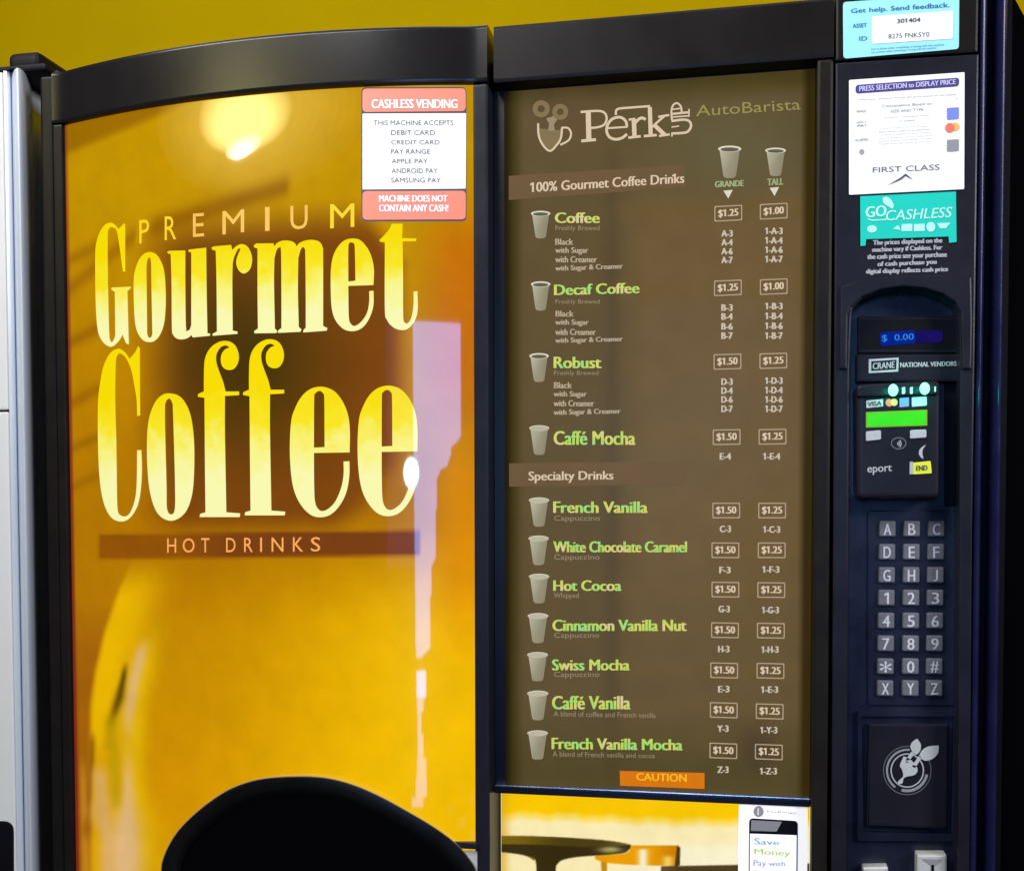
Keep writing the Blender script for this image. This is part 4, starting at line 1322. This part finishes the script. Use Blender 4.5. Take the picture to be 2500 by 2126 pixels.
# display, badge, reader
s = Shape()
YD = 0.022
s.prism(rect(2094, 772, 2338, 862, 4), YD, 0.012, M['gray'], 0.0015)
s.flat(rect(2100, 780, 2334, 852, 3), plane(YD - 0.0004), M['deep'])
disp = s.link('price_display', machine)
s = Shape()
pd, pd2 = plane(YD - 0.0008), plane(YD - 0.0012)
s.flat(quad_pts((2147, 812), (2234, 806), (2236, 838), (2150, 845), 8), pd, M['vfd'])
s.flat(quad_pts((2236, 808), (2302, 806), (2302, 835), (2237, 838), 6), pd, M['vfd_dim'])
s.text('$  0.00', ((2153, 818), (2231, 814), (2231, 831), (2153, 836)), pd2, M['vfd_text'], 0.006)
s.link('screen', disp)
s = Shape()
s.prism(rect(2090, 864, 2342, 932, 4), 0.016, 0.02, M['gray'], 0.002)
badge = s.link('maker_plate', machine)
pn = plane(0.0155)
s = Shape()
s.flat([quad_pts((2121, 877), (2194, 873), (2193, 907), (2121, 911)), quad_pts((2127, 882), (2189, 878), (2188, 902), (2127, 906))], pn, M['silver_ink'])
s.text('CRANE', ((2131, 886), (2184, 882), (2184, 898), (2131, 902)), pn, M['silver_ink'], 0.012)
s.text('NATIONAL VENDORS', ((2198, 885), (2335, 882), (2335, 893), (2198, 897)), pn, M['silver_ink'], 0.012)
s.link('lettering', badge)

YR = -0.004
s = Shape()
s.prism(quad_pts((2090, 938), (2296, 928), (2294, 1216), (2092, 1218), 16), YR, 0.036, M['gray'], 0.006, 4)
reader = s.link('card_reader', machine)
pr, pr2 = plane(YR - 0.0004), plane(YR - 0.0008)
s = Shape()
s.prism(quad_pts((2092, 946), (2292, 936), (2292, 964), (2092, 970), 6), YR - 0.0035, 0.006, M['gray'], 0.0028, 3)
s.link('reader_brow', reader)
yb_ = YR - 0.0036
for u, v in ((2180, 953), (2257, 949)):
    s = Shape()
    c = at(u, v, yb_)
    bm = bmesh.new()
    bmesh.ops.create_uvsphere(bm, u_segments=16, v_segments=10, radius=0.0049)
    bmesh.ops.scale(bm, verts=bm.verts, vec=(0.95, 0.55, 1.2))
    bmesh.ops.translate(bm, verts=bm.verts, vec=(c.x, c.y - 0.0015, c.z))
    s.bm(bm, M['led'], True)
    s.link('status_led', reader)
    d = bpy.data.lights.new('status_led_light', 'POINT')
    d.energy, d.color, d.shadow_soft_size = 0.028, (0.0, 1.0, 0.55), 0.004
    lo = bpy.data.objects.new('status_led_light', d)
    C.objects.link(lo)
    lo.location = (c.x, c.y - 0.012, c.z)
s = Shape()
pq = plane(yb_ - 0.0003)
for u, v, w, h in ((2206, 953, 8, 18), (2225, 953, 7, 18), (2283, 950, 4, 15)):  # two white marks, and a highlight painted as the third
    s.flat(quad_pts((u - w / 2, v - h / 2 + 2), (u + w / 2, v - h / 2), (u + w / 2, v + h / 2 - 1), (u - w / 2, v + h / 2), 2, 3), pq, M['silver_ink'])
s.link('reader_marks_glint', reader)
s = Shape()
s.flat(quad_pts((2115, 978), (2156, 974), (2156, 992), (2115, 996), 2), pr, M['silver_ink'])
s.text('VISA', ((2119, 981), (2152, 978), (2152, 989), (2119, 992)), pr2, M['dark_ink'], 0.01)
s.link('card_logo', reader)
s = Shape()
s.flat(ellipse(2171, 983, 9, 9.5), pr, M['orange'])
s.flat(ellipse(2183, 982, 8.5, 9), pr2, M['amber'])
s.link('card_logo', reader)
s = Shape()
s.flat(quad_pts((2196, 972), (2219, 970), (2219, 992), (2196, 994), 2), pr, M['sq_blue'])
s.link('card_logo', reader)
s = Shape()
s.flat(quad_pts((2226, 970), (2263, 967), (2263, 990), (2226, 993), 3), pr, M['silver_ink'])
s.link('card_logo', reader)
s = Shape()
s.text('eport', ((2118, 1138), (2177, 1135), (2177, 1156), (2118, 1160)), pr, M['silver_ink'], 0.01)
s.link('wordmark', reader)
s = Shape()
s.flat([ellipse(2194, 1082, 19, 15), ellipse(2194, 1082, 16.5, 12.5)], pr, M['key'])
for rr in (4, 8, 12):
    s.flat(stroke([(2188 + rr * math.cos(a / 10), 1083 + rr * math.sin(a / 10)) for a in range(-8, 9, 2)], 2.0), pr, M['silver_ink'])
s.link('contactless_symbol', reader)
s = Shape()
s.flat(smooth([(2260, 1086), (2246, 1096), (2244, 1110), (2254, 1120), (2252, 1108), (2253, 1097)]), pr, M['silver_ink'])
s.link('swipe_symbol', reader)
s = Shape()
s.flat(quad_pts((2114, 1006), (2264, 1000), (2264, 1039), (2114, 1044), 1.5), pr, M['lcd_rim'])
s.flat(quad_pts((2117, 1009), (2261, 1003), (2261, 1037), (2117, 1041), 1.5), pr2, M['lcd'])
s.link('reader_screen', reader)
for q in (((2114, 1053), (2151, 1050), (2151, 1073), (2114, 1077)), ((2222, 1050), (2262, 1048), (2262, 1068), (2222, 1071))):
    s = Shape()
    s.prism(quad_pts(*q, 4), YR - 0.0016, 0.003, M['silver_ink'], 0.0006)
    s.link('reader_button', reader)
s = Shape()
s.prism(quad_pts((2222, 1130), (2272, 1125), (2275, 1155), (2222, 1158), 3), YR - 0.0006, 0.001, M['yellow_label'])
s.flat(zoomed(2060, 760, 3.675, [(592, 1350), (620, 1348), (622, 1458), (590, 1460)]), plane(YR - 0.001), M['silver_ink'])
s.text('END', ((2237, 1137), (2264, 1135), (2264, 1147), (2237, 1149)), plane(YR - 0.001), M['dark_ink'], 0.012)
yl_ = s.link('yellow_tag', reader)
s = Shape()
s.prism(rect(2306, 934, 2340, 1236, 6), 0.027, 0.008, M['deep'], 0.001)
s.link('card_slot_channel', machine)

# keypad: one key with its bevels, copied for each position
YK = 0.0245
s = Shape()
s.prism(rect(2118, 1246, 2338, 1722, 6), 0.0282, 0.004, M['navy'], 0.001)
s.link('keypad_plate', machine)
wk = (at(2240, 1459, YK) - at(2199, 1459, YK)).x
s = Shape()
s.box(-wk / 2, wk / 2, 0.0, 0.007, -wk / 2, wk / 2, M['key'], 0.0022, 3)
org = at(2226, 1459, YK)
KEYS = ['ABC', 'DEF', 'GHJ', '123', '456', '789', '*0#', 'XYZ']
KV = [1290.7, 1347, 1403.5, 1459, 1515, 1570.6, 1626.5, 1680]
first = None
for rI, row in enumerate(KEYS):
    t = rI / 7
    us = (2166.7 - 5.2 * t, 2226.2 - 3.2 * t, 2286.3 - 5.0 * t)
    for cI, ch in enumerate(row):
        p = at(us[cI], KV[rI], YK)
        if first is None:
            s.v = [(a + p.x, b + p.y, c + p.z) for a, b, c in s.v]
            keyo = first = s.link('keypad_key', machine, org=p)
        else:
            keyo = first.copy()
            C.objects.link(keyo)
            keyo.parent = machine
            keyo.location = p - ORG[machine.name]
            ORG[keyo.name] = p
        keyo['label'] = {'*': 'key marked with a star', '#': 'key marked with a hash sign'}.get(ch, 'key marked ' + ch)
        g = Shape()
        u, v = us[cI], KV[rI] + 1
        hw = {'1': 5.5, 'J': 5.0, 'F': 7.0, 'E': 7.0, '*': 9.5, '#': 9.5}.get(ch, 8.5)
        g.text(ch, (u - hw, v - 14, u + hw, v + 14) if ch != '*' else (u - 14, v - 14, u + 14, v + 14), plane(YK - 0.0004), M['key_ink'], 0.016 if ch not in '1J' else 0.01)
        g.link('key_legend', keyo, org=p)

# little door with the plant emblem
s = Shape()
outer = rect(2094, 1735, 2342, 2052, 4)
hole = [(2104, 1748), (2328, 1748), (2322, 2034), (2108, 2030)]
YE = 0.0255
pts = [at(*p, YE) for p in outer]
s.flat([outer, hole[::-1]], plane(YE), M['navy'])
ho = [at(*p, YE) for p in hole]
hb = [Vector((p.x, p.y + 0.02, p.z)) for p in ho]
s.add(ho + hb, [(i, (i + 1) % 4, (i + 1) % 4 + 4, i + 4) for i in range(4)], M['deep'])
s.add([Vector((p.x, p.y + 0.0045, p.z)) for p in pts] + pts, [(i, (i + 1) % len(pts), (i + 1) % len(pts) + len(pts), i + len(pts)) for i in range(len(pts))], M['navy'])
s.link('hatch_surround', machine)
s = Shape()
YH = 0.0225
s.prism(quad_pts((2120, 1766), (2317, 1767), (2314, 2023), (2114, 2016), 5), YH, 0.02, M['gray'], 0.0028, 3)
hatch = s.link('access_hatch', machine)
e1_, e2_ = plane(YH - 0.0004), plane(YH - 0.0009)
s = Shape()
s.flat([ellipse(2215, 1880, 59, 60, 48), ellipse(2215, 1880, 57, 58, 48)], e1_, M['key'])
s.flat([ellipse(2215, 1880, 52, 53, 40, 2.2, 4.9) + ellipse(2215, 1880, 47, 48, 40, 2.2, 4.9)[::-1]], e1_, M['sq_gray'])
s.flat([ellipse(2215, 1880, 52, 53, 40, 0.2, 1.9) + ellipse(2215, 1880, 45, 46, 40, 0.2, 1.9)[::-1]], e1_, M['sq_gray'])
s.flat([ellipse(2215, 1880, 41, 42, 40), ellipse(2215, 1880, 38, 39, 40)], e1_, M['silver_ink'])
s.flat(smooth([(2208, 1846), (2226, 1856), (2240, 1876), (2234, 1890), (2214, 1895), (2206, 1900), (2204, 1909), (2199, 1913), (2191, 1910), (2196, 1903), (2205, 1893), (2202, 1878), (2197, 1868), (2203, 1852)]), e2_, M['emblem'])
s.flat(stroke([(2212, 1860), (2229, 1836)], 9), e2_, M['emblem'])
s.flat(stroke([(2230, 1872), (2247, 1846)], 9), e2_, M['emblem'])
s.flat(smooth([(2232, 1841, 'c'), (2223, 1825), (2226, 1812), (2239, 1802, 'c'), (2248, 1816), (2247, 1830), (2240, 1840)]), e2_, M['emblem'])
s.flat(smooth([(2243, 1846, 'c'), (2252, 1830), (2268, 1821), (2292, 1819, 'c'), (2290, 1838), (2276, 1852), (2258, 1856)]), e2_, M['emblem'])
s.link('hatch_emblem', hatch)
# coin entry and return button at the foot
s = Shape()
s.prism(quad_pts((2239, 2086), (2312, 2086), (2312, 2300), (2239, 2300), 4), 0.014, 0.018, M['slot_metal'], 0.002)
cs_ = plane(0.0135)
s.flat([(2250, 2096), (2301, 2097), (2281, 2114), (2281, 2300), (2273, 2300), (2273, 2112)], cs_, M['sq_gray'])
s.flat([(2274, 2110), (2280, 2110), (2280, 2300), (2274, 2300)], plane(0.0131), M['void'])
s.link('coin_entry', machine)
s = Shape()
s.prism(quad_pts((2106, 2117), (2169, 2116), (2168, 2250), (2104, 2250), 5), 0.016, 0.016, M['slot_metal'], 0.003, 3)
s.link('coin_return_button', machine)

# right hand edge: two ridges and the outer shell
s = Shape()


def ridge(u0, u1, Y, depth, m, zt=2.0):
    a, b = at(u0, 1290, Y).x, at(u1, 1290, Y).x
    n_ = 12
    sec = [(a + (b - a) * i / n_, Y + depth * (1 - math.sin(math.pi * i / n_)**0.7)) for i in range(n_ + 1)]
    sec += [(b, 0.08), (a, 0.08)]
    s.sweep(lambda z: [Vector((x, y, z)) for x, y in sec], [0.1, 1.90], m)


ridge(2376, 2400, -0.001, 0.012, M['ridge'])
ridge(2424, 2449, -0.003, 0.014, M['ridge'])
s.box(at(2366, 1290, 0.03).x, at(2454, 1290, 0.03).x, 0.03, 0.09, 0.1, 1.895, M['deep'])
s.link('edge_trim', machine)
s = Shape()
s.prism([(2452, -90), (2463, -45), (2482, -2), (2500, 32), (2530, 72), (2570, 100), (2640, 118), (2640, 2400), (2440, 2400), (2440, -90)], 0.034, 0.7, M['void'], 0.004)
s.link('outer_shell', machine)

# ------------------------------------------------------------------ silver machine on the left
other = thing('vending_machine', (-0.85, 0.4, 0.0), 'silver vending machine with a rounded front corner and black cap, at the left edge', 'vending machine')
SEC = [(-600, 0.032), (28, 0.032), (36, 0.0325), (43, 0.036), (46.5, 0.040), (49.5, 0.036), (54, 0.030), (59, 0.0280), (63, 0.0280), (68, 0.030), (75, 0.036), (82, 0.046), (89, 0.062), (96, 0.085), (102, 0.115), (106, 0.16)]
sec = [(at(u, 1290, Y).x, Y) for u, Y in SEC]
zs_top = at(50, 168, 0.03).z
z_seam = at(20, 1003, 0.032).z
s = Shape()
sec2 = sec[1:] + [(sec[-1][0], 0.75), (sec[1][0], 0.75)]
s.sweep(lambda z: [Vector((x, y, z)) for x, y in sec2], [0.05, 0.6, 1.2, zs_top - 0.004, zs_top], M['steel'])
s.link('corner_post', other)
s = Shape()
xa, xb = sec[0][0], sec[1][0] - 0.0004
s.box(xa, xb, 0.030, 0.5, z_seam + 0.0012, zs_top - 0.002, M['cream_panel'], 0.002)
s.link('upper_door', other)
s = Shape()
zr = at(10, 2004, 0.03).z
s.box(xa, xb, 0.030, 0.5, 0.05, z_seam - 0.0012, M['cream_panel'], 0.002)
low = s.link('lower_door', other)
s = Shape()
s.prism(quad_pts((-300, 2004), (32, 2004), (33, 2500), (-300, 2500), 26), 0.0285, 0.01, M['deep'], 0.001)
s.link('handle_recess', low)
s = Shape()
zc = at(50, 121, 0.03).z
x1c = at(98, 150, 0.03).x
s.box(xa, x1c, 0.040, 0.7, zs_top + 0.0006, at(50, 158, 0.04).z, M['deep'], 0.003)
s.box(at(6, 150, 0.04).x, at(86, 150, 0.04).x, 0.048, 0.14, zs_top + 0.004, at(50, 122, 0.045).z, M['deep'], 0.010, 4)
s.link('top_cap', other)
